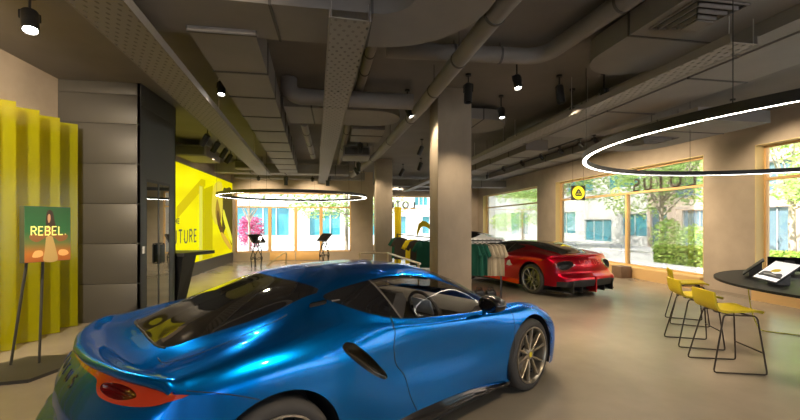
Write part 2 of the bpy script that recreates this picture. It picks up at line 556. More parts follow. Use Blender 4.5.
def make_car(loc, rotz, label, paint, kind):
    detailed = kind == 'coupe'
    root = thing('sports_car', label, 'car', loc, rotz)
    blk = MATS['car_black_gloss']; matt = MATS['car_black_matt']
    zs = {'coupe': 1.0, 'hyper': 0.90, 'white': 1.0}[kind]
    P = car_net(zs)
    nu, nv = (300, 110) if detailed else (170, 70)
    sk = Skin.from_net(P, nu, nv)
    full = BVHTree.FromPolygons([tuple(v) for v in sk.V], sk.F)
    Z = lambda z: .35 + (z - .35) * zs if z > .35 else z
    zz = lambda pts: [(a, Z(b)) for a, b in pts]
    parts = {}
    # wheel arches
    for (cx, cz, r) in ((0, .343, .397), (2.575, .34, .387)):
        f = np.hypot(sk.V[:, 0] - cx, sk.V[:, 2] - cz) - r
        f = np.where(sk.V[:, 1] < .55, np.abs(f) + .01, f)
        _, sk = sk.clip(f)
    # behind the rear arch below the seam the tail panel takes over
    seam_z = np.interp(sk.V[:, 0], [-.6, -.41, -.25, -.08], [.860, .840, Z(.785), Z(.72)])
    f = np.maximum(sk.V[:, 2] - seam_z, sk.V[:, 0] - .0)
    f = np.where(sk.V[:, 1] < .7, np.abs(f) + .01, f)
    _, sk = sk.clip(f)
    # engine cover / rear screen (seen from above)
    eng = [(.372, -.05), (.372, .0), (.385, .25), (.43, .42), (.475, .535), (.44, .565), (.25, .555), (.0, .53), (-.2, .49), (-.36, .44), (-.42, .40), (-.435, .3), (-.44, 0), (-.44, -.05)]
    f = sdf(sk.V[:, :2], eng)
    f = np.where(sk.V[:, 2] < .8 * zs, np.abs(f) + .01, f)
    parts['engine_cover'], sk = sk.clip(f)
    # windscreen
    ws = [(1.55, -.1), (1.55, .3), (1.60, .50), (1.70, .565), (1.9, .615), (2.1, .66), (2.27, .70), (2.34, .60), (2.40, .4), (2.44, .2), (2.45, -.1)]
    f = sdf(sk.V[:, :2], ws)
    parts['windscreen'], sk = sk.clip(f)
    # side glass (seen from the side)
    q = zz([(.46, 1.120), (.55, 1.146), (.70, 1.166), (.90, 1.186), (1.02, 1.192), (1.17, 1.192), (1.30, 1.182), (1.42, 1.160), (1.66, 1.098), (1.92, .998), (2.12, .905), (2.20, .862), (2.10, .848), (1.97, .843), (1.6, .865), (1.25, .893), (1.0, .925), (.876, .952), (.74, .993), (.63, 1.035), (.52, 1.085)])
    f = sdf(sk.V[:, [0, 2]], smooth_poly(q, 5))
    f = np.where(sk.V[:, 1] < .48, np.abs(f) + .01, f)
    glass, sk = sk.clip(f)
    # frame band, quarter glass, pillar, door glass
    xb = lambda V: V[:, 0] - np.interp(V[:, 2], [Z(.90), Z(1.19)], [.99, .875])
    parts['quarter_window'], rest = glass.clip(xb(glass.V))
    pil, rest = rest.clip(xb(rest.V) - .018)
    parts['window_pillar'] = pil
    parts['door_window'] = rest
    if detailed:
        # lens-shaped intake behind the door, sunk into the flank
        ik = smooth_poly([(.415, .865), (.44, .888), (.495, .880), (.60, .795), (.70, .695), (.765, .625), (.780, .588), (.74, .592), (.66, .640), (.55, .725), (.45, .815)], 6)
        f = sdf(sk.V[:, [0, 2]], ik)
        f = np.where(sk.V[:, 1] < .6, np.abs(f) + .01, f)
        inn, sk = sk.clip(f)
        dd = -sdf(inn.V[:, [0, 2]], ik)
        parts['side_intake'] = inn.offset(-.085 * np.clip(dd / .035, 0, 1)**.8)
        vt = [(.335, 1.075), (.36, 1.098), (.475, 1.108), (.455, 1.085)]
        f = sdf(sk.V[:, [0, 2]], vt)
        f = np.where(sk.V[:, 1] < .4, np.abs(f) + .01, f)
        inn, sk = sk.clip(f)
        parts['pillar_vent'] = inn.offset(-.012)
    if kind == 'hyper':
        for nm, pg in (('door_mark', [(.62, .60), (.70, .64), (.74, .72), (.80, .70), (.86, .66), (.90, .58), (.76, .57)]),):  # pale mark cut into the door skin
            f = sdf(sk.V[:, [0, 2]], np.array(pg))
            f = np.where(sk.V[:, 1] < .6, np.abs(f) + .01, f)
            parts[nm], sk = sk.clip(f)
    # nose: lamps and lower grille
    hl = smooth_poly([(2.92, .80), (3.02, .84), (3.14, .80), (3.22, .68), (3.16, .64), (3.03, .70)], 4)
    f = sdf(sk.V[:, :2], hl)
    f = np.where(sk.V[:, 2] < .40, np.abs(f) + .01, f)
    parts['headlamp'], sk = sk.clip(f)
    gr = [(-.1, .22), (.62, .22), (.70, .30), (.60, .36), (.3, .38), (-.1, .38)]
    f = sdf(sk.V[:, 1:], gr)
    f = np.where(sk.V[:, 0] < 3.1, np.abs(f) + .01, f)
    inn, sk = sk.clip(f)
    parts['front_grille'] = inn.offset(-.02)
    if kind in ('hyper', 'white'):
        # black roof panel
        rp = [(.36, -.1), (.36, .45), (.42, .56), (1.0, .575), (1.5, .58), (1.75, .57), (1.62, .5), (1.56, .3), (1.56, -.1)]
        f = sdf(sk.V[:, :2], rp)
        f = np.where(sk.V[:, 2] < .95, np.abs(f) + .01, f)
        parts['roof_panel'], sk = sk.clip(f)
    body = sk.mirrored().build('body_shell', paint, root)
    mm = {'engine_cover': MATS['car_dark_glass'], 'windscreen': MATS['car_glass'], 'quarter_window': MATS['car_dark_glass'], 'window_pillar': MATS['pillar_bronze'],
          'door_window': MATS['car_glass'] if detailed else MATS['car_dark_glass'], 'side_intake': MATS['intake_bronze'], 'pillar_vent': matt, 'headlamp': MATS['car_lamp_clear'], 'front_grille': matt, 'roof_panel': blk, 'door_mark': MATS['white_card']}
    pair = ('door_mark', 'quarter_window', 'window_pillar', 'door_window', 'side_intake', 'pillar_vent', 'headlamp')
    for nme, s in parts.items():
        if not s.F: continue
        if nme in pair:
            cu = nme not in ('side_intake',)
            s.build(nme, mm[nme], root, cu); s.flip_y().build(nme, mm[nme], root, cu)
        else:
            s.mirrored().build(nme, mm[nme], root)
    # inside of roof, so the cabin does not show painted metal
    L = Skin.from_net(P, 90, 50)
    f = np.where((L.V[:, 2] > .93 * zs) & (L.V[:, 0] > .45) & (L.V[:, 0] < 1.52) & (L.V[:, 1] < .57), -1.0, 1.0)
    ins, _ = L.clip(f)
    ins = ins.offset(-.022).mirrored(); ins.N = -ins.N; ins.F = [tuple(reversed(x)) for x in ins.F]
    ins.build('headliner', MATS['car_cabin'], root)
    # ---- tail panel
    K = [0, .30, .55, .75, .87, .925, .942, .947, .947]
    def trow(xc, c, z, zside=None, bulge=0.0):
        row = []
        for k, y in enumerate(K):
            if k < 4: x = xc + c * y * y
            else: x = (None, None, None, None, xc * .0 + max(xc + c * .75 * .75 + .09, -.62), -.45, -.34, -.20, -.02)[k]
            zz_ = z if zside is None else z + (zside[k] - z)
            row.append((x, y, zz_))
        return row
    top_side = [.882, .882, .880, .874, .866, .858, Z(.825), Z(.79), Z(.71)]
    rows = [trow(-.738, .33, .876, top_side),
            trow(-.772, .32, .83, [min(t, .835) for t in top_side]),
            trow(-.815, .29, .76, [.76] * 5 + [.755, .75, .73, .68]),
            trow(-.845, .26, .69, [.69] * 6 + [.68, .66, .62]),
            trow(-.848, .25, .61), trow(-.838, .24, .545), trow(-.872, .23, .50), trow(-.940, .21, .445), trow(-.955, .2, .36), trow(-.925, .2, .25)]
    if kind == 'hyper':
        rows = [[(x, y, Z(z + .055) if z > .55 else z) for x, y, z in r] for r in rows]
    tp = Skin.from_net(np.array(rows), 90 if detailed else 60, 130 if detailed else 80)
    tail_bvh = BVHTree.FromPolygons([tuple(v) for v in tp.V], tp.F)
    f = np.hypot(tp.V[:, 0], tp.V[:, 2] - .343) - .397
    _, tp = tp.clip(f)
    # unrolled coordinate along the tail: y, then the wrap round the flank
    qq = lambda V: V[:, 1] + np.clip(V[:, 0] + .62, 0, 1) * np.clip((V[:, 1] - .80) / .1, 0, 1)
    if kind != 'hyper':
        lamp = smooth_poly([(-.05, .878), (.3, .880), (.6, .878), (.85, .870), (1.02, .860), (1.15, .85), (1.05, .828), (.95, .812), (.80, .802), (.66, .798), (.56, .804), (.50, .828), (.46, .850), (.36, .858), (.2, .862), (-.05, .865)], 4)
        Q = np.stack([qq(tp.V), tp.V[:, 2]], 1)
        lp, tp = tp.clip(sdf(Q, lamp))
        cav = smooth_poly([(.53, .846), (.545, .824), (.62, .812), (.71, .813), (.775, .832), (.72, .854), (.62, .860)], 4)
        Q = np.stack([qq(lp.V), lp.V[:, 2]], 1)
        cv, lp = lp.clip(sdf(Q, cav))
        Q = np.stack([qq(cv.V), cv.V[:, 2]], 1)
        cv = cv.offset(-.05 * np.clip(-sdf(Q, cav) / .02, 0, 1))
        lp = lp.offset(.004)
        lo = lp.build('tail_lamp', MATS['car_lamp_red'], root); lo2 = lp.flip_y().build('tail_lamp', MATS['car_lamp_red'], root)
        cv.build('lamp_recess', MATS['car_lamp_deep'], lo, False); cv.flip_y().build('lamp_recess', MATS['car_lamp_deep'], lo2, False)
    else:
        hexa = smooth_poly([(.43, Z(.80)), (.50, Z(.86)), (.74, Z(.85)), (.86, Z(.80)), (.88, Z(.70)), (.78, Z(.60)), (.62, Z(.62)), (.50, Z(.70))], 3)
        Q = tp.V[:, 1:]
        ring, tp = tp.clip(sdf(Q, hexa))
        cav = np.array(hexa); cc = cav.mean(0); cav = cc + (cav - cc) * .78
        hole, ring = ring.clip(sdf(ring.V[:, 1:], cav))
        hole = hole.offset(-.10 * np.clip(-sdf(hole.V[:, 1:], cav) / .03, 0, 1))
        ro = ring.offset(.004).build('tail_lamp', MATS['car_lamp_dark'], root); ro2 = ring.offset(.004).flip_y().build('tail_lamp', MATS['car_lamp_dark'], root)
        hole.build('lamp_recess', matt, ro, False); hole.flip_y().build('lamp_recess', matt, ro2, False)
    # black diffuser below
    zcut = .36 if kind != 'hyper' else .40
    fz = tp.V[:, 2] - (zcut + .10 * np.clip(tp.V[:, 1] - .45, 0, 1) * (-1 if kind == 'hyper' else 0))
    fz = np.where(tp.V[:, 1] > .86, np.abs(fz) + .01, fz)
    dif, tp = tp.clip(fz)
    tp.mirrored().build('tail_panel', paint, root)
    dif.mirrored().build('rear_diffuser', blk if kind != 'hyper' else matt, root)
    for y in ((-.5, -.25, 0, .25, .5) if kind != 'hyper' else (-.62, -.35, .35, .62)):
        MB().box(-.90, -.55, y - .008, y + .008, .12, .30 if kind != 'hyper' else .36).build('diffuser_fin', matt, root, smooth=False)
    if kind == 'hyper':
        MB().box(-.965, -.72, -.018, .018, .12, .46).build('centre_fin', paint, root)
    # raised lettering on the tail
    txt = 'LOTUS'
    lh, lg = (.050, 1.7) if detailed else (.10, .55)
    w = sum(GLYPH[c][0] * 1.25 + lg for c in txt) * lh - lg * lh
    xo = 0.0
    for c_ in txt:
      lm, cw = lettering(c_, lh, .008 if detailed else .012, .004, aspect=1.25)
      vs = []
      for (x, y, z) in lm.v:
        yy = w / 2 - x - xo                    # reads from behind, left to right
        h = tail_bvh.ray_cast(Vector((-3, abs(yy), z + Z(.775 if detailed else .74))), Vector((1, 0, 0)))
        xs = h[0].x if h[0] is not None else -.85
        vs.append((xs - y - .001, yy, z + Z(.775 if detailed else .74)))
      xo += (GLYPH[c_][0] * 1.25 + lg) * lh
      lm.v = vs
      lm.build('tail_letter', MATS['car_black_gloss'] if kind != 'hyper' else MATS['car_letter_red'], root, smooth=False)
    # ---- shut lines
    sm = MATS['car_gap']
    seam(full, zz([(.90, .955), (.868, .905), (.868, .865), (.842, .776), (.869, .655), (.949, .553), (.991, .409), (1.06, .275)]), 'door_gap', root, sm)
    seam(full, zz([(2.262, .835), (2.272, .72), (2.27, .59), (2.262, .40), (2.255, .175)]), 'fender_gap', root, sm, r=.003)
    seam(full, [(-.45, .50), (-.435, .58), (-.35, .635), (-.2, .655), (0, .64), (.2, .63)], 'deck_gap', root, sm, r=.003, axis='z')
    seam(full, [(-.43, .0), (-.432, .2), (-.425, .34), (-.40, .42)], 'glass_seal', root, MATS['car_gap'], r=.007, axis='z')
    if detailed:
        seam(full, [(-.415, .855), (-.30, .822), (-.20, .783), (-.10, .735)], 'tail_gap', root, sm, r=.003)
    # ---- sill blade
    xs_ = [.42, .6, .9, 1.1, 1.4, 1.7, 2.0, 2.2]
    zt = [.30, .292, .285, .283, .272, .252, .205, .168]; zb = [.16, .165, .17, .18, .185, .185, .165, .150]
    R0 = [];
    for x, a, b in zip(xs_, zt, zb):
        R0.append([(x, .86, a + .004), (x, .885, a - .002), (x, .895, a - .03), (x, .908, b + .025), (x, .91, b + .008), (x, .89, b), (x, .70, b)])
    blk2 = paint if kind == 'hyper' else blk
    MB().grid(R0, flip=True).build('sill_blade', blk2, root, angle=25)
    MB().grid([[(x, -y, z) for x, y, z in r] for r in R0]).build('sill_blade', blk2, root, angle=25)
    MB().prism([(-.8, -.80), (-.5, -.86), (2.9, -.86), (3.12, -.72), (3.3, -.5), (3.3, .5), (3.12, .72), (2.9, .86), (-.5, .86), (-.8, .80)], .135, .155).build('underbody', matt, root, recalc=True)
    for cx, r in ((0, .40), (2.575, .39)):
        for sgn in (1, -1):
            Mx = Matrix.Translation((cx, sgn * .92, .342)) @ Matrix.Rotation(PI / 2 * sgn, 4, 'X')
            MB().lathe([(r, .012), (r, .36), (.02, .36)], 40, Mx, -.42 if sgn > 0 else PI - .42, PI + .42 if sgn > 0 else 2 * PI + .42).build('wheel_arch_liner', matt, root)
    # ---- mirrors
    for sgn in (1, -1):
        mb = MB()
        bm = bmesh.new(); bmesh.ops.create_uvsphere(bm, u_segments=20, v_segments=12, radius=1)
        for v in bm.verts:
            c = v.co
            x = max(c.x, -.55)
            v.co = Vector((x * .105, c.y * .125, c.z * .075 * (1 + .15 * c.y)))
        mb.bm(bm, Matrix.Translation((1.88, sgn * .945, Z(.925))) @ Matrix.Rotation(sgn * .12, 4, 'Z'))
        mb.tube([(1.97, sgn * .80, Z(.848)), (1.94, sgn * .85, Z(.868)), (1.91, sgn * .90, Z(.89))], [.022, .018, .02], 8)
        mb.build('wing_mirror', blk, root, angle=60)
    # ---- wheels
    mr = MATS['rim_bronze'] if detailed else MATS['rim_grey']
    for x, y, r, w in ((0, .93, .343, .27), (2.575, .922, .34, .235)):
        for sgn in (1, -1):
            make_wheel(root, x, sgn * y, r, w, sgn, MATS['tyre'], mr, MATS['brake_steel'], MATS['caliper_yellow'] if kind == 'white' else MATS['car_black_matt'], MATS['cap_yellow'] if detailed else MATS['car_black_matt'])
    # ---- cabin
    cab = MATS['car_cabin']
    MB().box(.5, 2.2, -.70, .70, .2, .26).build('cabin_floor', cab, root)
    MB().prism([(.46, .25), (.62, .25), (.60, Z(1.02)), (.56, Z(1.10)), (.50, Z(1.10))], -.66, .66, Matrix.Rotation(PI / 2, 4, 'X')).build('bulkhead', cab, root)
    MB().prism([(1.95, .26), (2.3, .26), (2.32, Z(.80)), (2.2, Z(.86)), (1.98, Z(.86)), (1.88, Z(.80)), (1.90, Z(.66))], -.70, .70, Matrix.Rotation(PI / 2, 4, 'X')).build('dashboard', cab, root)
    for sgn in (1, -1):
        y = sgn * .36
        s = MB()
        s.box(1.12, 1.62, y - .25, y + .25, .26, .46, .05)
        s.prism([(1.00, .30), (1.24, .36), (1.18, Z(.78)), (1.23, Z(1.0)), (1.19, Z(1.06)), (1.12, Z(1.06)), (1.02, Z(.8))], -y - .23 if False else -.23, .23, Matrix.Translation((0, y, 0)) @ Matrix.Rotation(PI / 2, 4, 'X'))
        so = s.build('seat', cab, root, angle=40)
        if detailed:
            MB().box(-.008, .008, -.085, .085, -.055, .055, .004, Matrix.Translation((1.235, y, Z(.975))) @ Matrix.Rotation(.2, 4, 'Y')).build('headrest_cover', MATS['white_card'], so)
    st = MB()
    st.tube([Vector((0, .175 * math.cos(a), .165 * math.sin(a))) for a in [2 * PI * i / 28 for i in range(28)]], .016, 8, closed=True, M=Matrix.Translation((1.66, -.36, Z(.83))) @ Matrix.Rotation(-.35, 4, 'Y'))
    st.box(-.012, .012, -.17, .17, -.02, .02, 0, Matrix.Translation((1.67, -.36, Z(.83))) @ Matrix.Rotation(-.35, 4, 'Y'))
    st.tube([(1.67, -.36, Z(.83)), (1.95, -.36, Z(.74))], .03, 8)
    so = st.build('steering_wheel', cab, root)
    if detailed:
        MB().box(-.006, .006, -.12, .12, -.07, .07, .003, Matrix.Translation((1.635, -.37, Z(.86))) @ Matrix.Rotation(-.35, 4, 'Y')).build('wheel_cover', MATS['white_card'], so)
    if kind == 'coupe':
        mb = MB().lathe([(0, 0), (.03, 0), (.032, -.004)], 20, Matrix.Translation((3.43, 0, .515)) @ Matrix.Rotation(.9, 4, 'Y'))
        mb.build('nose_badge', MATS['cap_yellow'], root)
    return root

# ------------------------------------------------------------------ materials used across the scene
mat('car_black_gloss', (.006, .006, .007), .12, coat=.5)
mat('car_black_matt', (.012, .012, .013), .55)
mat('car_dark_glass', (.008, .008, .009), .04, coat=1.0)
mat('car_gap', (.004, .004, .006), .6)
mat('car_cabin', (.085, .078, .070), .6)
mat('car_lamp_red', (.30, .020, .006), .10, coat=1.0, emit=(1, .08, .01), estr=.06)
mat('car_lamp_dark', (.22, .006, .006), .12, coat=1.0)
mat('pillar_bronze', (.16, .145, .125), .3, metal=.5)
mat('intake_bronze', (.030, .024, .010), .15, metal=.5, coat=1.0)
mat('car_lamp_deep', (.16, .006, .006), .2, coat=1.0)
mat('car_lamp_clear', (.10, .10, .11), .05, coat=1.0)
mat('car_letter_red', (.75, .10, .08), .3)
mat('rim_bronze', (.42, .37, .29), .30, metal=.9)
mat('rim_grey', (.28, .26, .25), .30, metal=.9)
mat('tyre', (.050, .045, .040), .7)
mat('brake_steel', (.35, .34, .33), .35, metal=1)
mat('caliper_yellow', (.70, .52, .02), .35)
mat('cap_yellow', (.75, .62, .03), .35)
mat('white_card', (.82, .83, .86), .6)
glass_mat('car_glass', (.80, .80, .79), .55)
glass_mat('window_glass', (.97, .98, .98), .8)
def paint(name, col, metal=.75, rough=.32):
    m = mat(name, col, rough, metal=metal, coat=.65, coat_rough=.02)
    e = max(col)
    m.node_tree.nodes['Principled BSDF'].inputs['Specular Tint'].default_value = (*[min(1, .12 + c / e) for c in col], 1)
    return m
P_BLUE = paint('blue_pearl_paint', (.0, .235, .86), .97, .26)
P_RED = paint('red_candy_paint', (.42, .001, .016), .85, .28)
P_WHITE = paint('white_car_paint', (.75, .76, .78), .1, .30)

M_FLOOR = mat('polished_concrete', (.265, .226, .172), .24, noise=(0.9, .14, (1, 1, 1)), bump=.0, spec=.5)
M_WALL = mat('plaster_beige', (.40, .325, .245), .85, noise=(1.6, .10, (1, 1, 1)), bump=.05)
M_CEIL = mat('ceiling_grey', (.165, .150, .138), .85, noise=(1.2, .10, (1, 1, 1)))
M_DUCT = mat('duct_grey', (.195, .178, .165), .70, noise=(1.5, .07, (1, 1, 1)))
M_DUCTD = mat('duct_dark', (.07, .065, .060), .75)
M_TRAY = mat('tray_grey', (.225, .206, .192), .65, noise=(2, .06, (1, 1, 1)))
M_COL = mat('column_plaster', (.31, .255, .19), .85, noise=(2.5, .13, (1, 1, .5)), bump=.06)
M_WOOD = mat('frame_ochre', (.70, .43, .17), .5)
M_REVEAL = mat('reveal_ochre', (.64, .50, .22), .6)
M_BOX = mat('panel_grey', (.052, .048, .041), .45)
M_DARK = mat('dark_metal', (.025, .024, .024), .45, metal=.3)
M_BLACK = mat('black_matt', (.012, .012, .012), .5)
M_STEEL = mat('steel', (.5, .48, .45), .35, metal=1)
M_LAMP = mat('lamp_glow', (1, 1, 1), .5, emit=(1, .93, .82), estr=45)
M_RING = mat('ring_glow', (1, 1, 1), .5, emit=(1, .93, .82), estr=16)

# ------------------------------------------------------------------ camera
EYE, F, TH = 1.60, 390.0, math.radians(9.41)
cam = bpy.data.cameras.new('camera')
cam.sensor_width = 36
cam.lens = 36 * F / 800
cam.shift_y = (223.5 - 210) / 800
cam.clip_start = .05; cam.clip_end = 300
co = bpy.data.objects.new('camera', cam)
co.location = (0, 0, EYE)
co.rotation_euler = (PI / 2, 0, -TH)
C.objects.link(co)
bpy.context.scene.camera = co

# ------------------------------------------------------------------ shell
XL, XR, YF, YB1, YB2, H = -4.35, 8.70, -6.0, 17.4, 23.0, 3.9
def sbox(name, m, *b, ch=0):
    return struct(MB().box(*b, ch).build(name, m, smooth=False))

sbox('floor', M_FLOOR, XL - .3, XR + .36, YF - .3, YB2 + .36, -.25, 0)
sbox('ceiling', M_CEIL, XL - .3, XR + .36, YF - .3, YB2 + .36, H, H + .3)
sbox('wall_left', M_WALL, XL - .3, XL, YF, YB1, 0, H)

def wall_y(name, m, x0, x1, ops, y0, y1):
    """wall lying in the plane x, along y, with openings (ya, yb, za, zb)"""
    mb = MB(); c = y0
    for ya, yb, za, zb in sorted(ops):
        if ya > c: mb.box(x0, x1, c, ya, 0, H)
        if za > 0: mb.box(x0, x1, ya, yb, 0, za)
        mb.box(x0, x1, ya, yb, zb, H)
        c = yb
    if c < y1: mb.box(x0, x1, c, y1, 0, H)
    return struct(mb.build(name, m, smooth=False))

def wall_x(name, m, y0, y1, ops, x0, x1):
    mb = MB(); c = x0
    for xa, xb, za, zb in sorted(ops):
        if xa > c: mb.box(c, xa, y0, y1, 0, H)
        if za > 0: mb.box(xa, xb, y0, y1, 0, za)
        mb.box(xa, xb, y0, y1, zb, H)
        c = xb
    if c < x1: mb.box(c, x1, y0, y1, 0, H)
    return struct(mb.build(name, m, smooth=False))

# right wall: three shop windows and one behind the viewer
WIN_R = [(1.0, 6.86, .30, 3.24), (8.03, 14.38, .30, 3.24), (15.82, 22.15, .30, 3.24)]
wall_y('wall_right', M_WALL, XR, XR + .36, WIN_R + [(-5.2, -.2, .30, 3.24)], YF, YB2 + .36)
wall_x('wall_back', M_WALL, YB1, YB1 + .30, [(-4.18, .69, .36, 2.93)], XL - .3, 1.66)
wall_y('wall_return', M_WALL, 1.36, 1.66, [], YB1 + .30, YB2 + .36)
wall_x('wall_far', M_WALL, YB2, YB2 + .36, [(2.0, 8.05, .30, 3.24)], 1.66, XR)
wall_x('wall_front', M_WALL, YF - .3, YF, [(-3.5, 1.4, .3, 3.24), (2.4, 7.8, .3, 3.24)], XL - .3, XR + .36)

wn = [0]
def window_y(y0, y1, z0, z1, mull, trans=2.53, reveal=True, inset=.24):
    """window in the right wall: frame members, panes and the ochre lining of the reveal"""
    wn[0] += 1
    x = XR + inset
    r = struct(bpy.data.objects.new('window_%d' % wn[0], None)); C.objects.link(r)
    r.location = (x, (y0 + y1) / 2, z0)
    O = Matrix.Translation((-x, -(y0 + y1) / 2, -z0))
    fr = MB(); w = .055
    fr.box(x - .04, x + .04, y0, y0 + w, z0, z1, M=O).box(x - .04, x + .04, y1 - w, y1, z0, z1, M=O)
    fr.box(x - .04, x + .04, y0, y1, z0, z0 + w, M=O).box(x - .04, x + .04, y0, y1, z1 - w, z1, M=O)
    if trans: fr.box(x - .045, x + .045, y0, y1, trans - .03, trans + .03, M=O)
    for ym in mull:
        fr.box(x - .05, x + .05, ym - .045, ym + .045, z0, trans or z1, M=O)
    fr.build('window_frame', M_WOOD, r, smooth=False)
    ys = [y0] + list(mull) + [y1]
    for a, b in zip(ys[:-1], ys[1:]):
        MB().box(x - .006, x + .006, a + .03, b - .03, z0 + .03, (trans or z1) - .02, M=O).build('pane', MATS['window_glass'], r, smooth=False)
    if trans:
        MB().box(x - .006, x + .006, y0 + .03, y1 - .03, trans + .02, z1 - .03, M=O).build('pane', MATS['window_glass'], r, smooth=False)
    rv = MB()
    rv.box(XR - .004, x, y0 - .004, y0 + .012, z0, z1, M=O).box(XR - .004, x, y1 - .012, y1 + .004, z0, z1, M=O)
    rv.box(XR - .004, x, y0, y1, z1 - .012, z1 + .004, M=O).box(XR - .012, x, y0 - .004, y1 + .004, z0 - .012, z0 + .012, M=O)
    rv.build('window_lining', M_REVEAL, r, smooth=False)
    return r

window_y(1.0, 6.86, .30, 3.24, [4.0])
window_y(8.03, 14.38, .30, 3.24, [10.78])
window_y(15.82, 22.15, .30, 3.24, [])
window_y(-5.2, -.2, .30, 3.24, [-2.6])

def window_x(x0, x1, z0, z1, y, mull, trans, w=.05, dado=None, full=False):
    wn[0] += 1
    r = struct(bpy.data.objects.new('window_%d' % wn[0], None)); C.objects.link(r)
    r.location = ((x0 + x1) / 2, y, z0)
    O = Matrix.Translation((-(x0 + x1) / 2, -y, -z0))
    fr = MB()
    fr.box(x0, x0 + w, y - .04, y + .04, z0, z1, M=O).box(x1 - w, x1, y - .04, y + .04, z0, z1, M=O)
    fr.box(x0, x1, y - .04, y + .04, z0, z0 + w, M=O).box(x0, x1, y - .04, y + .04, z1 - w, z1, M=O)
    fr.box(x0, x1, y - .045, y + .045, trans - .03, trans + .03, M=O)
    for xm in mull: fr.box(xm - w * 1.25, xm + w * 1.25, y - .05, y + .05, z0, trans, M=O)
    fr.build('window_frame', M_WOOD, r, smooth=False)
    xs = [x0] + list(mull) + [x1]
    for a, b in zip(xs[:-1], xs[1:]):
        MB().box(a + .02, b - .02, y - .006, y + .006, z0 + .02, trans, M=O).build('pane', MATS['window_glass'], r, smooth=False)
    MB().box(x0 + .02, x1 - .02, y - .006, y + .006, trans, z1 - .02, M=O).build('pane', MATS['window_glass'], r, smooth=False)
    return r
window_x(-4.18, .69, .36, 2.93, YB1 + .14, [-2.79, -1.70, -.62], 2.31, w=.055)
# ochre door leaf bottoms under the glazing of the back wall
for k, (a, b) in enumerate(((-2.77, -1.72), (-1.68, -.64))):
    d = struct(MB().box(a, b, YB1 - .012, YB1, .02, .36, .004).build('door_%d' % (k + 1), M_WOOD))
window_x(2.0, 8.05, .30, 3.24, YB2 + .16, [6.2], 2.48)
window_x(-3.5, 1.4, .30, 3.24, YF - .15, [-1.0], 2.5)
window_x(2.4, 7.8, .30, 3.24, YF - .15, [5.1], 2.5)
# skirtings
for k, (a, b) in enumerate(((6.86, 8.03), (14.38, 15.82))):
    sbox('baseboard_right' if k == 0 else 'baseboard_right_far', mat('skirting', (.30, .25, .19), .6), XR - .015, XR, a, b, 0, .07)
sbox('trim_1', mat('sill_ochre', (.62, .40, .17), .55), XR - .10, XR, 8.03, 14.38, 0, .30)
sbox('trim_2', MATS['sill_ochre'], XR - .10, XR, 15.82, 22.15, 0, .30)
sbox('trim_3', MATS['sill_ochre'], XR - .10, XR, 1.0, 6.86, 0, .30)

# columns
def column(name, x0, x1, y0, y1):
    return struct(MB().box(x0, x1, y0, y1, 0, H, .008).build(name, M_COL))
column('column', 1.70, 2.29, 6.36, 6.95)
column('column', 1.42, 2.02, 13.85, 14.45)

# dark panelled service box by the left wall
bx = struct(bpy.data.objects.new('partition_box', None)); C.objects.link(bx); bx.location = (-3.75, 7.7, 0)
O = Matrix.Translation((3.75, -7.7, 0))
BX0, BX1, BY0, BY1 = XL, -3.15, 7.0, 8.42
mb = MB()
zs_ = [0, .62, 1.27, 1.92, 2.57, 3.22, 3.70, 3.9]
for a, b in zip(zs_[:-1], zs_[1:]):
    mb.box(BX0, BX1 - .0, BY0, BY0 + .03, a + .004, b - .004, .003, M=O)
mb.build('front_panel', M_BOX, bx)
MB().box(BX0, BX1 - .012, BY0 + .012, BY0 + .06, 0, 3.9, M=O).build('panel_backing', M_BLACK, bx)
DY0, DY1 = 7.20, 8.16          # doorway in the side facing the room
mb = MB()
mb.box(BX1 - .05, BX1, BY0, DY0, 0, 3.9, M=O).box(BX1 - .05, BX1, DY1, BY1, 0, 3.9, M=O)
mb.box(BX1 - .05, BX1, DY0, DY1, 2.36, 3.9, M=O).box(BX1, BX1 + .006, BY0, BY1, 3.55, 3.9, M=O)
mb.box(BX0, BX1, BY1 - .05, BY1, 0, 3.9, M=O)
mb.build('side_panel', mat('panel_grey_side', (.060, .063, .066), .5), bx)
MB().box(BX0 + .0, BX0 + .03, BY0 + .06, BY1 - .05, 0, 3.9, M=O).build('rear_lining', M_BOX, bx)
dr = struct(bpy.data.objects.new('door_3', None)); C.objects.link(dr); dr.location = (BX1, 7.7, 0)
O2 = Matrix.Translation((-BX1, -7.7, 0))
mb = MB()
for a, b in ((DY0, 7.68), (7.68, DY1)):
    mb.box(BX1 - .045, BX1 - .005, a, a + .03, 0, 2.36, M=O2).box(BX1 - .045, BX1 - .005, b - .03, b, 0, 2.36, M=O2)
    mb.box(BX1 - .045, BX1 - .005, a, b, 2.31, 2.36, M=O2).box(BX1 - .045, BX1 - .005, a, b, 0, .09, M=O2)
    mb.box(BX1 - .04, BX1 - .01, a, b, 2.02, 2.05, M=O2)
mb.build('door_frame', M_DARK, dr, smooth=False)
m_mir = mat('mirror_door_glass', (.62, .66, .66), .02, metal=1.0)
for a, b in ((DY0, 7.68), (7.68, DY1)):
    MB().box(BX1 - .02, BX1 - .008, a + .03, b - .03, .09, 2.31, M=O2).build('door_glass', m_mir, dr, smooth=False)
mb = MB()
for yy in (7.60, 7.76):
    mb.tube([(BX1 - .005, yy, .88), (BX1 + .045, yy, .88), (BX1 + .045, yy, 1.24), (BX1 - .005, yy, 1.24)], .013, 8, M=O2)
mb.box(BX1 + .035, BX1 + .055, 7.57, 7.79, .90, 1.22, .004, M=O2)
mb.build('door_handle', M_BLACK, dr)
tg = tag(MB().box(0, .012, -.035, .035, -.06, .06, .003).build('door_reader', mat('reader_white', (.8, .8, .8), .4), loc=(BX1, 7.10, 1.16)), 'small pale card reader on the grey service box beside its glass door', 'card reader')

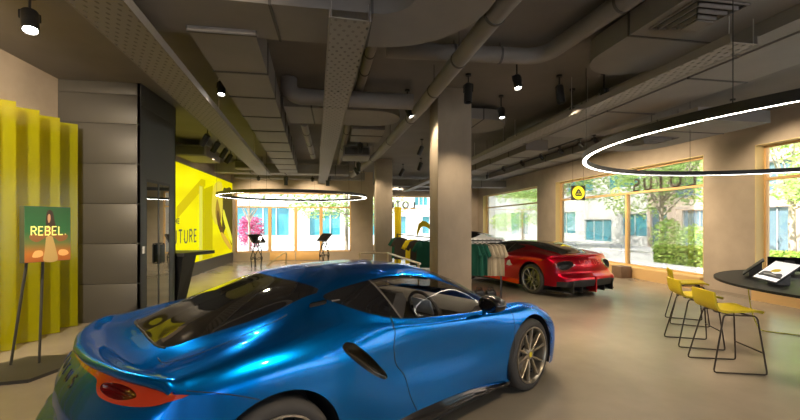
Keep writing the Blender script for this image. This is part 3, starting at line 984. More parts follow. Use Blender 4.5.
# ------------------------------------------------------------------ light
w = bpy.data.worlds.new('world'); bpy.context.scene.world = w
w.use_nodes = True
nt = w.node_tree
bg = nt.nodes['Background']
sky = nt.nodes.new('ShaderNodeTexSky')
sky.sky_type = 'HOSEK_WILKIE'
sky.sun_direction = (-.55, -.15, .8)
sky.turbidity = 4
mixn = nt.nodes.new('ShaderNodeMixRGB'); mixn.inputs[0].default_value = .6
mixn.inputs[2].default_value = (.80, .88, 1.0, 1)
nt.links.new(sky.outputs[0], mixn.inputs[1])
nt.links.new(mixn.outputs[0], bg.inputs['Color'])
bg.inputs['Strength'].default_value = 3.0

def sun(strength):
    l = bpy.data.lights.new('sun', 'SUN'); l.energy = strength; l.angle = .01; l.color = (1, .95, .86)
    o = bpy.data.objects.new('sun', l); C.objects.link(o)
    o.rotation_euler = Vector((.58, .22, -.78)).to_track_quat('-Z', 'Y').to_euler()
sun(13.0)

def portal(x0, y0, z0, sx, sz, rot):
    l = bpy.data.lights.new('window_portal', 'AREA'); l.shape = 'RECTANGLE'; l.size = sx; l.size_y = sz
    l.cycles.is_portal = True
    o = bpy.data.objects.new('window_portal', l); C.objects.link(o)
    o.location = (x0, y0, z0); o.rotation_euler = rot
for a, b in ((1.0, 6.86), (8.03, 14.38), (15.82, 22.15), (-5.2, -.2)):
    portal(XR + .45, (a + b) / 2, 1.77, b - a, 2.94, (PI / 2, 0, PI / 2))
portal(-1.75, YB1 + .45, 1.65, 4.87, 2.6, (-PI / 2, 0, 0))
portal(5.0, YB2 + .45, 1.77, 6.05, 2.94, (-PI / 2, 0, 0))
portal(-1.05, YF - .4, 1.77, 4.9, 2.94, (PI / 2, 0, 0))
portal(5.1, YF - .4, 1.77, 5.4, 2.94, (PI / 2, 0, 0))

sc = bpy.context.scene
sc.view_settings.view_transform = 'Standard'
sc.view_settings.look = 'None'
sc.view_settings.gamma = 1
sc.view_settings.use_curve_mapping = False
sc.view_settings.exposure = 0.75
sc.cycles.use_denoising = True
sc.cycles.max_bounces = 8
sc.cycles.diffuse_bounces = 4
sc.cycles.glossy_bounces = 4
sc.cycles.transparent_max_bounces = 16
sc.cycles.sample_clamp_indirect = 8
sc.cycles.caustics_reflective = False
sc.cycles.caustics_refractive = False

# ------------------------------------------------------------------ the three cars
make_car((-.80, 2.853, 0), math.radians(33.0), 'blue low sports coupe with bronze wheels, largest car, parked nearest', P_BLUE, 'coupe')
make_car((5.28, 8.53, 0), math.radians(106.8), 'red low sports car seen from behind, parked by the tall window', P_RED, 'hyper')

# ------------------------------------------------------------------ things under the ceiling
def perforated(name, col):
    m = bpy.data.materials.new(name); m.use_nodes = True
    nt = m.node_tree; b = nt.nodes['Principled BSDF']
    b.inputs['Base Color'].default_value = (*col, 1); b.inputs['Roughness'].default_value = .6
    tc = nt.nodes.new('ShaderNodeTexCoord'); sp = nt.nodes.new('ShaderNodeSeparateXYZ')
    nt.links.new(tc.outputs['Object'], sp.inputs[0])
    def mth(op, a, b_=None, v=None):
        n = nt.nodes.new('ShaderNodeMath'); n.operation = op
        nt.links.new(a, n.inputs[0])
        if b_ is not None: nt.links.new(b_, n.inputs[1])
        if v is not None: n.inputs[1].default_value = v
        return n.outputs[0]
    x = mth('MULTIPLY', sp.outputs['X'], v=1 / .080); y = mth('MULTIPLY', sp.outputs['Y'], v=1 / .085)
    row = mth('FLOOR', y); half = mth('MULTIPLY', mth('MODULO', row, v=2.0), v=.5)
    fx = mth('SUBTRACT', mth('FRACT', mth('ADD', x, half)), v=.5); fy = mth('SUBTRACT', mth('FRACT', y), v=.5)
    dx = mth('MULTIPLY', fx, v=1 / .19); dy = mth('MULTIPLY', fy, v=1 / .33)
    d = mth('ADD', mth('MULTIPLY', dx, dx), mth('MULTIPLY', dy, dy))
    hole = mth('LESS_THAN', d, v=1.0)
    tr = nt.nodes.new('ShaderNodeBsdfTransparent'); mx = nt.nodes.new('ShaderNodeMixShader')
    nt.links.new(hole, mx.inputs[0]); nt.links.new(b.outputs[0], mx.inputs[1]); nt.links.new(tr.outputs[0], mx.inputs[2])
    nt.links.new(mx.outputs[0], nt.nodes['Material Output'].inputs['Surface'])
    return m
M_PERF = perforated('perforated_tray', (.27, .248, .23))

def tray(label, p0, p1, width, z=3.30, rods=(), first_top=H):
    p0 = Vector((*p0, 0)); p1 = Vector((*p1, 0)); L = (p1 - p0).length
    rz = math.atan2(-(p1 - p0).x, (p1 - p0).y)
    t = thing('cable_tray', label, 'cable tray', (p0.x, p0.y, z), rz, 'perforated cable trays')
    MB().box(-width / 2, width / 2, 0, L, 0, .006).build('perforated_plate', M_PERF, t, smooth=False)
    for s in (-1, 1):
        MB().box(s * width / 2 - .006, s * width / 2 + .006, 0, L, -.004, .085).build('tray_flange', M_TRAY, t, smooth=False)
    for d in rods:
        for s in (-1, 1):
            MB().tube([(s * (width / 2 - .012), d, .0), (s * (width / 2 - .012), d, (first_top if d == rods[0] else H) - z)], .005, 6).build('hanger_rod', M_STEEL, t)
    return t
tray('perforated grey cable tray hung centrally, running away to the back wall', (.125, 3.27), (-.55, 17.0), .335, 3.30, (.04, 4.9, 8.6), 3.46)
tray('perforated grey cable tray on the service box side of the ceiling', (-1.64, .5), (-2.47, 14.3), .42, 3.30, (1.5, 6, 10))
tray('perforated grey cable tray passing high beside the plaster column toward the red car', (3.81, 3.10), (3.72, 20.5), .30, 3.30, (.03, 2.5, 5, 7.5, 10), 3.56)

def duct_box(label, x0, x1, y0, y1, z0, z1, seams=(), name='air_duct', m=None, axis='y', skew=0.0, flange=.012, group='rectangular air ducts'):
    cx, cy = (x0 + x1) / 2, (y0 + y1) / 2
    t = thing(name, label, 'duct', (cx, cy, z0), 0, group)
    if axis == 'y':
        M = Matrix.Translation((-cx, -cy, -z0)) @ Matrix(((1, skew, 0, -skew * y0), (0, 1, 0, 0), (0, 0, 1, 0), (0, 0, 0, 1)))
    else:
        M = Matrix.Translation((-cx, -cy, -z0))
    MB().box(x0, x1, y0, y1, z0, z1, M=M).build('duct_body', m or M_DUCT, t, smooth=False)
    for ax in (x0 + .03, x1 - .03):
        for ay in (y0 + .25, y1 - .25):
            MB().tube([(ax, ay, z1 - .02), (ax, ay, H)], .006, 6, M=M).build('hanger_rod', M_DUCTD, t)
    for s in seams:
        if axis == 'y':
            b = (x0 - flange, x1 + flange, s - .014, s + .014, z0 - flange, z1)
        else:
            b = (s - .014, s + .014, y0 - flange, y1 + flange, z0 - flange, z1)
        MB().box(*b, M=M).build('duct_flange', M_DUCTD, t, smooth=False)
    return t
duct_box('long jointed grey air duct between the left and central cable trays', -1.37, -.76, 3.93, 14.45, 3.42, 3.80, [3.95, 4.95, 5.9, 6.95, 8.0, 9.1, 10.2, 11.3, 12.4, 13.6], skew=-.055)

# wide flat duct that turns a bend towards the viewer
poly = [(-1.75, 3.44), (.33, 3.44)] + list(reversed(arc(.36, 3.14, .30, 0, PI / 2, 8))) + [(.66, -1.0), (1.32, -1.0)] + arc(.36, 3.14, .96, 0, PI / 2, 16) + [(-1.75, 4.10)]
t = thing('air_duct', 'broad flat grey air duct bending round toward the viewer above the blue car', 'duct', (.3, 3.5, 3.46), 0, 'rectangular air ducts')
MB().prism(poly, 0, .36, Matrix.Translation((-.3, -3.5, 0))).build('duct_body', M_DUCT, t, angle=25, recalc=True)
for x in (-.55, .32):
    MB().box(x - .012, x + .012, 3.43, 4.112, -.012, .36, M=Matrix.Translation((-.3, -3.5, 0))).build('duct_flange', M_DUCTD, t, smooth=False)

def pipe(label, pts, r, bands=(), name='ventilation_pipe', m=None, bend=0.0):
    P = [Vector(p) for p in pts]
    out = [P[0]]
    for i in range(1, len(P) - 1):       # round the corners
        a = (P[i - 1] - P[i]).normalized(); b = (P[i + 1] - P[i]).normalized()
        bd = bend or r * 2
        if a.dot(b) < -.98: out.append(P[i]); continue
        p0 = P[i] + a * bd; p1 = P[i] + b * bd
        for k in range(9):
            u = k / 8
            out.append(p0 * (1 - u)**2 + P[i] * 2 * u * (1 - u) + p1 * u * u)
    out.append(P[-1])
    base = out[0].copy()
    t = thing(name, label, 'pipe', base, 0, 'round ventilation pipes')
    MB().tube([p - base for p in out], r, 20).build('pipe_run', m or M_DUCT, t, angle=50)
    # clamp bands at given distances
    for d in bands:
        acc = 0
        for a, b in zip(P[:-1], P[1:]):
            L = (b - a).length
            if acc + L >= d:
                q = a + (b - a) * ((d - acc) / L); dr_ = (b - a).normalized()
                MB().tube([q - dr_ * .014 - base, q + dr_ * .014 - base], r + .008, 20).build('clamp_band', M_DUCTD, t, angle=50)
                MB().tube([q + Vector((0, 0, r)) - base, Vector((q.x, q.y, H)) - base], .006, 6).build('hanger_rod', M_DUCTD, t)
                break
            acc += L
    return t
pipe('round grey pipe running diagonally past the near face of the plaster column', [(1.62, -.5, 3.52), (1.45, 3.28, 3.52), (1.40, 6.16, 3.52), (1.17, 10.8, 3.52), (.66, 15.7, 3.52)], .095, (3.9, 4.9, 6.0, 7.5, 9.5, 12))
pipe('round grey pipe with an elbow, crossing above the two lit spotlights', [(.62, 4.77, 3.745), (2.63, 4.66, 3.745), (2.78, 2.97, 3.745), (2.78, -.5, 3.745)], .10, (.85, 1.45, 3.3), bend=.28)
pipe('slim round grey pipe running just right of the central cable tray', [(.46, 4.45, 3.80), (.38, 6.65, 3.80), (.28, 8.9, 3.80), (.13, 14.5, 3.80)], .065, (.6, 1.2, 3, 5, 7))
pipe('thick round grey pipe with an elbow at its left end behind the cable tray', [(-.72, 6.32, 3.88), (-.72, 6.32, 3.60), (1.25, 6.30, 3.60)], .125, (1.2,), bend=.2)
pipe('round grey pipe high over the hanging light ring by the windows', [(4.55, -.5, 3.72), (4.5, 4.2, 3.72), (4.45, 9.5, 3.72)], .11, (2.5, 4.5, 6.5))
pipe('short round grey pipe left of the central cable tray, near the back', [(-.62, 8.0, 3.6), (-.66, 12.0, 3.6)], .07, (.8, 2.0, 3.2))

# flat ducts with round ends
def flat_oval(label, x0, x1, y0, y1, z0, z1, end, seams=()):
    cx, cy = (x0 + x1) / 2, (y0 + y1) / 2
    t = thing('air_duct', label, 'duct', (cx, cy, z0), 0, 'flat round-ended air ducts')
    if end == '+x':
        r = (y1 - y0) / 2; p = [(x0, y0)] + arc(x1 - r, cy, r, -PI / 2, PI / 2, 18) + [(x0, y1)]
    elif end == '-y':
        r = (x1 - x0) / 2; p = [(x1, y1), (x0, y1)] + arc(cx, y0 + r, r, PI, 2 * PI, 18)
    else:
        r = (x1 - x0) / 2; p = [(x0, y0), (x1, y0)] + arc(cx, y1 - r, r, 0, PI, 18)
    MB().prism([(a - cx, b - cy) for a, b in p], 0, z1 - z0).build('duct_body', M_DUCT, t, angle=25, recalc=True)
    for ax in (-.3, .3):
        MB().tube([(ax, 0, z1 - z0 - .02), (ax, 0, H - z0)], .006, 6).build('hanger_rod', M_DUCTD, t)
    for s in seams:
        if end == '+x': b = (s - .012 - cx, s + .012 - cx, y0 - cy - .008, y1 - cy + .008, -.008, z1 - z0)
        else: b = (x0 - cx - .008, x1 - cx + .008, s - .012 - cy, s + .012 - cy, -.008, z1 - z0)
        MB().box(*b).build('duct_flange', M_DUCTD, t, smooth=False)
    return t
flat_oval('flat grey duct with a rounded end crossing behind the central cable tray', -.86, 1.20, 6.75, 7.85, 3.56, 3.72, '+x', (-.4,))
flat_oval('flat grey duct with a rounded end, carrying the square stepped diffuser', 3.02, 4.08, -.5, 4.62, 3.56, 3.80, '+y', (3.62,))
flat_oval('flat grey duct with a rounded end above the far side of the window light ring', 5.75, 7.15, 5.4, 8.15, 3.28, 3.48, '+y', (6.2,))
flat_oval('flat grey duct with a rounded end behind the plaster column near the ceiling', 2.1, 3.45, 7.1, 8.3, 3.60, 3.80, '+x', (2.8,))

def diffuser(label, x, y, z, s):
    t = thing('air_diffuser', label, 'diffuser', (x, y, z), 0, 'square stepped air diffusers')
    for k in range(4):
        a = s * (1 - k * .2) / 2; zz = -.012 - .022 * k
        mb = MB()
        b = a - s * .055
        vs = [(-a, -a, zz), (a, -a, zz), (a, a, zz), (-a, a, zz), (-b, -b, zz + .03), (b, -b, zz + .03), (b, b, zz + .03), (-b, b, zz + .03)]
        mb.add(vs, [(0, 1, 5, 4), (1, 2, 6, 5), (2, 3, 7, 6), (3, 0, 4, 7), (4, 5, 1, 0), (5, 6, 2, 1), (6, 7, 3, 2), (7, 4, 0, 3)] if False else [(4, 5, 1, 0), (5, 6, 2, 1), (6, 7, 3, 2), (7, 4, 0, 3)])
        mb.box(-a, a, -a, -a + .012, zz - .006, zz + .03).box(-a, a, a - .012, a, zz - .006, zz + .03).box(-a, -a + .012, -a, a, zz - .006, zz + .03).box(a - .012, a, -a, a, zz - .006, zz + .03)
        mb.build('diffuser_vane', M_DUCT, t, smooth=False)
    MB().box(-s * .16, s * .16, -s * .16, s * .16, -.095, -.085).build('diffuser_plate', M_DUCT, t, smooth=False)
    MB().box(-s / 2, s / 2, -s / 2, s / 2, -.003, .0).build('diffuser_back', M_BLACK, t, smooth=False)
    return t
diffuser('square stepped air diffuser on the round-ended duct over the yellow stools', 3.37, 3.18, 3.56, .54)
diffuser('square stepped air diffuser on the duct above the window light ring', 6.2, 7.0, 3.28, .8)

duct_box('wide flat grey duct over the stools, right of the perforated tray', 4.75, 5.68, 1.2, 8.2, 3.58, 3.78, [3.0, 4.6, 6.2])
duct_box('narrow grey duct beside the right-hand perforated tray', 4.11, 4.36, 2.7, 10.5, 3.44, 3.64, [3.6, 6, 8.4])
duct_box('flat grey duct panel under the ceiling behind the rounded pipe bend', .35, 1.05, 8.3, 9.6, 3.60, 3.75, [8.9])
duct_box('grey duct crossing the back of the showroom from wall to column', -4.2, .5, 14.6, 15.2, 3.42, 3.75, [-3, -1.8, 0], axis='x')
duct_box('grey duct crossing near the back window wall above the hoop light', -3.9, 1.2, 16.1, 16.7, 3.40, 3.70, [-2.6, -.2], axis='x')
duct_box('long grey duct crossing in front of the far lettered window', 2.2, 8.4, 18.3, 19.0, 3.40, 3.72, [4, 5.6, 7.1], axis='x')
duct_box('second grey duct crossing further back before the far lettered window', 2.2, 7.4, 20.8, 21.4, 3.42, 3.74, [3.8, 5.2], axis='x')
duct_box('grey duct above the red car running along the window side', 4.75, 5.35, 9.2, 17.6, 3.45, 3.72, [10.2, 11.5, 12.8, 14.2])
duct_box('grey duct close to the tall windows beyond the red car', 6.9, 7.5, 9.2, 17.0, 3.66, 3.86, [10.5, 12, 13.5])

def fan_unit(label, x, y, z, sx, sy, sz):
    t = thing('fan_coil_unit', label, 'air unit', (x, y, z), 0, 'fan coil units')
    MB().box(-sx / 2, sx / 2, -sy / 2, sy / 2, 0, sz, .01).build('unit_casing', M_DUCT, t)
    MB().box(-sx / 2 + .05, sx / 2 - .05, -sy / 2 - .03, -sy / 2, .04, sz - .05).build('outlet_spigot', M_DUCTD, t, smooth=False)
    for a in (-1, 1):
        MB().tube([(a * (sx / 2 - .04), 0, sz), (a * (sx / 2 - .04), 0, H - z)], .008, 6).build('hanger_rod', M_DUCTD, t)
    return t
fan_unit('boxy grey fan unit hung above the yellow screen wall', -3.83, 11.9, 3.42, .78, 1.3, .30)
fan_unit('boxy grey fan unit hung right of the slim pipe near the small column', .58, 11.2, 3.45, .75, .9, .28)
fan_unit('boxy grey fan unit hung left of the small column beyond the trays', -2.9, 14.0, 3.45, .9, .45, .26)

# ---- spotlights
SP_N = [0]
def spotlight(label, x, y, z=3.58, lit=False, tilt=0.0, az=0.0, r=.058, h=.20, power=0, group=None, top=H, cone=105):
    t = thing('spotlight', label, 'spotlight', (x, y, top), 0, group or ('lit ceiling spotlights' if lit else 'black ceiling spotlights'))
    zc = z - top
    MB().lathe([(0, 0), (.045, 0), (.045, -.03), (0, -.03)], 20).build('ceiling_mount', M_BLACK, t)
    MB().tube([(0, 0, -.02), (0, 0, zc + h * .5 + .02)], .011, 8).build('stem', M_BLACK, t)
    Mx = Matrix.Translation((0, 0, zc + h * .4)) @ Matrix.Rotation(az, 4, 'Z') @ Matrix.Rotation(tilt, 4, 'X') @ Matrix.Translation((0, 0, -h * .4))
    MB().lathe([(0, h / 2), (r * .8, h / 2), (r, h / 2 - .015), (r, -h / 2), (r * .86, -h / 2), (r * .80, -h / 2 + .025), (0, -h / 2 + .03)], 24, Mx).build('lamp_housing', M_BLACK, t)
    MB().tube([(-r - .008, 0, h * .05), (-r - .008, 0, h * .45), (0, 0, h * .58), (r + .008, 0, h * .45), (r + .008, 0, h * .05)], .008, 6, M=Mx).build('yoke', M_BLACK, t)
    MB().lathe([(0, -h / 2 + .026), (r * .80, -h / 2 + .022)], 20, Mx).build('lens', M_LAMP if lit else MATS['car_dark_glass'], t)
    if power:  # heads with a dark lens get a beam too, added to brighten the room
        l = bpy.data.lights.new('spot_beam', 'SPOT'); l.energy = power; l.spot_size = math.radians(cone); l.spot_blend = .6
        l.color = (1, .80, .56); l.shadow_soft_size = .05
        o = bpy.data.objects.new('spot_beam', l); C.objects.link(o); o.parent = t
        o.matrix_local = Mx @ Matrix.Translation((0, 0, -h / 2 - .01))
    return t
PW = 100
WASH = 260
spotlight('lit black spotlight tilted over the yellow acrylic sheets', -3.04, 4.49, 3.62, True, .40, -2.5, .07, .24, PW)
spotlight('lit black spotlight beside the left perforated tray', -1.58, 5.85, 3.50, True, .25, PI, .055, .2, PW)
spotlight('lit black spotlight touching the diagonal pipe, left of the column head', 1.22, 6.60, 3.50, True, .45, -2.0, .055, .18, PW * .55)
spotlight('lit black spotlight nearest in front of the pipe elbow', 2.52, 5.15, 3.58, True, .25, PI, .055, .2, PW)
spotlight('lit black spotlight right of the column, lower of the pair in view', 2.94, 6.62, 3.58, True, .25, PI, .055, .2, PW)
spotlight('small lit spotlight in the far row above the red car', 6.15, 15.2, 3.50, True, 0, 0, .05, .18, PW)
spotlight('dark-lensed black spotlight hanging against the column head', 2.02, 5.75, 3.60, False, .12, 2.6, .062, .30, PW)
spotlight('dark-lensed black spotlight between the column and the round-ended duct', 3.43, 5.57, 3.60, False, -.12, .6, .062, .28, PW)
spotlight('dark-lensed black spotlight left of the column, upper of two tilted ones', 2.33, 10.39, 3.58, False, .4, 1.2, .06, .26, PW)
spotlight('dark-lensed black spotlight left of the column, lower of two tilted ones', 2.97, 13.40, 3.60, False, .3, 1.2, .07, .30, PW)
for k, (x, y, lb) in enumerate(((-3.02, 9.96, 'nearest and highest'), (-3.03, 10.85, 'second'), (-3.07, 11.76, 'third'), (-3.18, 12.70, 'farthest and lowest'))):
    spotlight('dark-lensed black spotlight, %s of four in a row before the yellow screen' % lb, x, y, 3.58, False, .6, 1.3, .07, .30, PW, group='spotlights before the yellow screen')
spotlight('unlit black spotlight over the fan unit beside the slim pipe', .65, 10.38, 3.60, False, 0, 0, .06, .26)
spotlight('unlit black spotlight under the fan unit near the small column', .74, 12.61, 3.42, False, 0, 0, .06, .28)
spotlight('unlit black spotlight tilted just right of the small column head', 2.58, 14.84, 3.56, False, .5, 1.8, .07, .30)
spotlight('dark-lensed black spotlight tilted left of the small column head', .66, 13.6, 3.40, False, .55, -1.5, .06, .26, PW * .7)
spotlight('dark-lensed black spotlight near the perforated tray, over the stools', 4.02, 5.33, 3.58, False, .3, -.6, .055, .12, PW)
spotlight('unlit black spotlight under the round-ended duct by the right tray', 4.00, 6.10, 3.52, False, 0, .4, .055, .12)
spotlight('dark-lensed black spotlight hanging over the window pier inside the light ring', 7.25, 6.11, 3.56, False, .75, -1.57, .07, .16, WASH * .35)
spotlight('dark-lensed black spotlight above the left end of the hoop light', -2.95, 15.85, 3.34, False, .85, .1, .06, .14, WASH * .5)
spotlight('dark-lensed black spotlight above the middle of the hoop light', -1.9, 15.7, 3.26, False, .12, 0, .07, .34, PW)
spotlight('dark-lensed black spotlight above the right end of the hoop light', -.3, 15.7, 3.26, False, .12, 0, .07, .34, PW)
spotlight('added black fill spotlight before the far lettered window, nearer the small column', 3.3, 20.0, 3.5, False, .9, 0, .06, .2, WASH * .7)  # this and the next head are added to wash the dim far wall
spotlight('added black fill spotlight before the far lettered window, nearer the window corner', 6.6, 20.0, 3.5, False, .9, 0, .06, .2, WASH * .7)
spotlight('black spotlight above the back doors beside the hoop light', -.9, 15.85, 3.34, False, .85, 0, .06, .14, WASH * .5)
for x, y, tl, az, pw, lb in ((-3.0, 2.2, 1.15, .50, WASH * 3.2, 'added unseen black fill spotlight out over the near left corner, turned to the plaster wall'), (-.9, 1.2, 1.05, .45, WASH * .45, 'added unseen black fill spotlight turned to the grey service box'),
        (1.9, .9, .80, 1.0, PW * 1.3, 'added unseen black fill spotlight above the bonnet side of the blue car'), (-.6, .4, .35, .6, PW * .35, 'added unseen black fill spotlight above the tail of the blue car'), (4.95, .8, .3, -.5, PW, 'added unseen black fill spotlight above the near side of the round table'), (6.6, 3.0, .7, -1.2, WASH * .35, 'added unseen black fill spotlight over the round table turned to the window wall')):
    spotlight(lb, x, y, 3.60, False, tl, az, .055, .2, pw, cone=80 if y == 2.2 else 105)  # extra heads out of view, added to brighten wall, box, car and table
# track with its row of heads
t = thing('lighting_track', 'long thin black lighting track above the red car', 'track', (5.92, 7.6, 3.66), 0)
MB().box(-.02, .02, 0, 10.5, 0, .035).build('track_rail', M_BLACK, t, smooth=False)
for d in (.6, 4, 8, 10.2):
    MB().tube([(0, d, .03), (0, d, H - 3.66)], .006, 6).build('hanger_rod', M_BLACK, t)
for y, lb in ((8.2, 'nearest'), (8.75, 'second'), (9.6, 'third'), (10.6, 'fourth'), (11.8, 'fifth'), (13.2, 'farthest')):
    spotlight('black spotlight on the track above the red car, %s of six' % lb, 5.92, y, 3.52, False, .85, -1.45, .05, .14, WASH * .6, group='spotlights on the track', top=3.655)
    
# ---- ring lights
def ring_light(label, cx, cy, z, R, w=.055, h=.085, wires=6):
    t = thing('ring_pendant', label, 'light', (cx, cy, z), 0, 'hoop pendant lights')
    n = 128
    MB().lathe([(R - w / 2, .012), (R - w / 2, h), (R + w / 2, h), (R + w / 2, 0), (R + w / 2 - .006, 0), (R + w / 2 - .006, .012), (R - w / 2, .012)], n).build('hoop_housing', M_BLACK, t, recalc=True)
    MB().lathe([(R + w / 2 - .010, .010), (R - w / 2 + .004, .004)], n).build('light_strip', M_RING, t)
    for k in range(wires):
        a = 2 * PI * k / wires + .3
        MB().tube([(R * math.cos(a), R * math.sin(a), h), (R * math.cos(a), R * math.sin(a), H - z)], .0035, 6).build('suspension_wire', M_BLACK, t)
    return t
ring_light('huge glowing hoop light hanging above the round black table', 5.67, 3.38, 2.45, 2.74)
ring_light('wide thin hoop light hanging before the back window and yellow screen', -1.33, 13.40, 2.46, 2.36)

# ------------------------------------------------------------------ left side: acrylic sheets, poster, screen
def acrylic():
    m = bpy.data.materials.new('yellow_acrylic'); m.use_nodes = True
    nt = m.node_tree
    for n in list(nt.nodes): nt.nodes.remove(n)
    out = nt.nodes.new('ShaderNodeOutputMaterial')
    tr = nt.nodes.new('ShaderNodeBsdfTransparent'); tr.inputs[0].default_value = (.86, .80, .003, 1)
    df = nt.nodes.new('ShaderNodeBsdfTranslucent'); df.inputs[0].default_value = (.80, .80, .002, 1)
    d2 = nt.nodes.new('ShaderNodeBsdfDiffuse'); d2.inputs[0].default_value = (.56, .58, .002, 1)
    gl = nt.nodes.new('ShaderNodeBsdfGlossy'); gl.inputs['Roughness'].default_value = .15
    a = nt.nodes.new('ShaderNodeMixShader'); a.inputs[0].default_value = .5
    b = nt.nodes.new('ShaderNodeMixShader'); b.inputs[0].default_value = .36
    c = nt.nodes.new('ShaderNodeMixShader'); c.inputs[0].default_value = .03
    L = nt.links.new
    L(df.outputs[0], a.inputs[1]); L(d2.outputs[0], a.inputs[2])
    L(tr.outputs[0], b.inputs[1]); L(a.outputs[0], b.inputs[2])
    L(b.outputs[0], c.inputs[1]); L(gl.outputs[0], c.inputs[2])
    L(c.outputs[0], out.inputs['Surface'])
    return m
M_ACR = acrylic()
AC = ['nearest, cut by the left edge of the picture', 'second from the picture edge', 'third, left of the poster board', 'fourth, behind the poster board', 'fifth, just right of the poster board', 'farthest, overlapping the dark service box']
for k in range(-5, 6):
    y = 4.80 + .385 * k
    P = []
    for i in range(9):
        row = []
        for j in range(7):
            v = j / 6 - .5
            row.append((.006 * math.sin(2.2 * v + k) , v * .30, i / 8 * 3.13 + .012))
        P.append(row)
    o = MB().slab(P, .005).build('acrylic_sheet', M_ACR, loc=(-4.12 + .008 * k, y, 0), rotz=-.98)
    tag(o, 'yellow translucent sheet by the left wall, ' + AC[k] if k >= 0 else 'yellow translucent sheet beside the left picture edge, mirrored in the blue tail', 'sheet', 'yellow translucent sheets')

# poster on its stand
t = thing('poster_stand', 'poster board with a robed figure and large yellow word on a dark two-legged stand', 'poster', (-3.27, 4.88, 0), 0)
OM = Matrix.Translation((3.27, -4.88, 0))
base = [(-3.75, 4.95), (-3.58, 5.25), (-3.16, 5.25), (-2.98, 5.10), (-2.95, 4.75), (-3.04, 4.47), (-3.62, 4.40)]
MB().prism(base, 0, .035, OM).build('base_plate', mat('stand_olive', (.045, .042, .034), .5), t, smooth=False, recalc=True)
MB().tube([(-3.28, 4.98, .03), (-3.16, 4.86, 1.35)], .013, 8, M=OM).build('leg', MATS['stand_olive'], t)
MB().tube([(-3.55, 4.97, .03), (-3.19, 4.70, 1.35)], .013, 8, M=OM).build('leg', MATS['stand_olive'], t)
ang = math.radians(60)
BM = Matrix.Translation((-3.20, 4.65, 1.185)) @ Matrix.Rotation(ang, 4, 'Z')     # local x along the board, -y the face
BW, BH = .425, .60
PM = OM @ BM
MB().box(0, BW, 0, .085, 0, BH, .003, PM).build('board', mat('board_edge', (.045, .055, .030), .5), t, smooth=False)
def art_mat():
    m = bpy.data.materials.new('poster_print'); m.use_nodes = True
    nt = m.node_tree; b = nt.nodes['Principled BSDF']; b.inputs['Roughness'].default_value = .35
    tc = nt.nodes.new('ShaderNodeTexCoord'); sp = nt.nodes.new('ShaderNodeSeparateXYZ'); rp = nt.nodes.new('ShaderNodeValToRGB')
    mp = nt.nodes.new('ShaderNodeMapRange'); mp.inputs['From Min'].default_value = 1.185; mp.inputs['From Max'].default_value = 1.785
    nt.links.new(tc.outputs['Object'], sp.inputs[0]); nt.links.new(sp.outputs['Z'], mp.inputs['Value']); nt.links.new(mp.outputs[0], rp.inputs[0])
    e = rp.color_ramp.elements
    e[0].position = 0; e[0].color = (.30, .08, .01, 1); e[1].position = 1; e[1].color = (.012, .06, .018, 1)
    x = e.new(.16); x.color = (.36, .12, .015, 1)
    x = e.new(.34); x.color = (.10, .13, .03, 1)
    x = e.new(.55); x.color = (.015, .095, .028, 1)
    nt.links.new(rp.outputs[0], b.inputs['Base Color'])
    return m
pr = MB().box(.003, BW - .003, -.0015, .0005, .003, BH - .003, 0, PM).build('poster_print', art_mat(), t, smooth=False)
def art(name, pts, col, depth, par=None, rough=.4, n=5, emit=0):
    p = smooth_poly(pts, n)
    M = PM @ Matrix.Rotation(PI / 2, 4, 'X')
    return MB().prism([(a * BW, b * BH) for a, b in p], .0016, .0016 + depth, M).build(name, mat(name + '_ink', col, rough, emit=col if emit else None, estr=emit), pr, smooth=False, recalc=True)
art('robe', [(.40, .01), (.42, .2), (.44, .40), (.45, .58), (.50, .68), (.56, .60), (.60, .42), (.66, .22), (.69, .01)], (.40, .27, .09), .0008)
art('sleeves', [(.10, .455), (.13, .50), (.24, .505), (.36, .50), (.47, .60), (.58, .60), (.68, .50), (.80, .48), (.90, .485), (.93, .445), (.86, .38), (.74, .36), (.64, .42), (.52, .47), (.40, .42), (.26, .36), (.14, .40)], (.20, .085, .025), .0012)
art('hair', [(.45, .66), (.445, .80), (.475, .91), (.53, .94), (.59, .90), (.625, .76), (.66, .60), (.60, .54), (.53, .64)], (.030, .016, .010), .0012)
art('face', [(.478, .76), (.482, .83), (.51, .865), (.535, .84), (.54, .77), (.52, .715), (.495, .71)], (.42, .24, .13), .0016)
art('glow', [(.16, .10), (.22, .20), (.36, .20), (.38, .12), (.28, .085)], (.70, .36, .12), .0012)
art('glow', [(.72, .12), (.74, .20), (.88, .20), (.95, .13), (.84, .09)], (.70, .36, .12), .0012)
lm, lw = lettering('REBEL.', .135, .017, .002, gap=.28)
sc_ = .74 * BW / lw
lm.v = [(x * sc_ + .14 * BW, -.0045 + y, z * 0.66 + .485 * BH) for x, y, z in lm.v]
lm2 = MB().add(lm.v, lm.f, PM)
lm2.build('poster_word', mat('word_yellow_glow', (.85, .80, .22), .4, emit=(.8, .8, .2), estr=.12), pr, smooth=False)  # printed word given a faint glow of its own

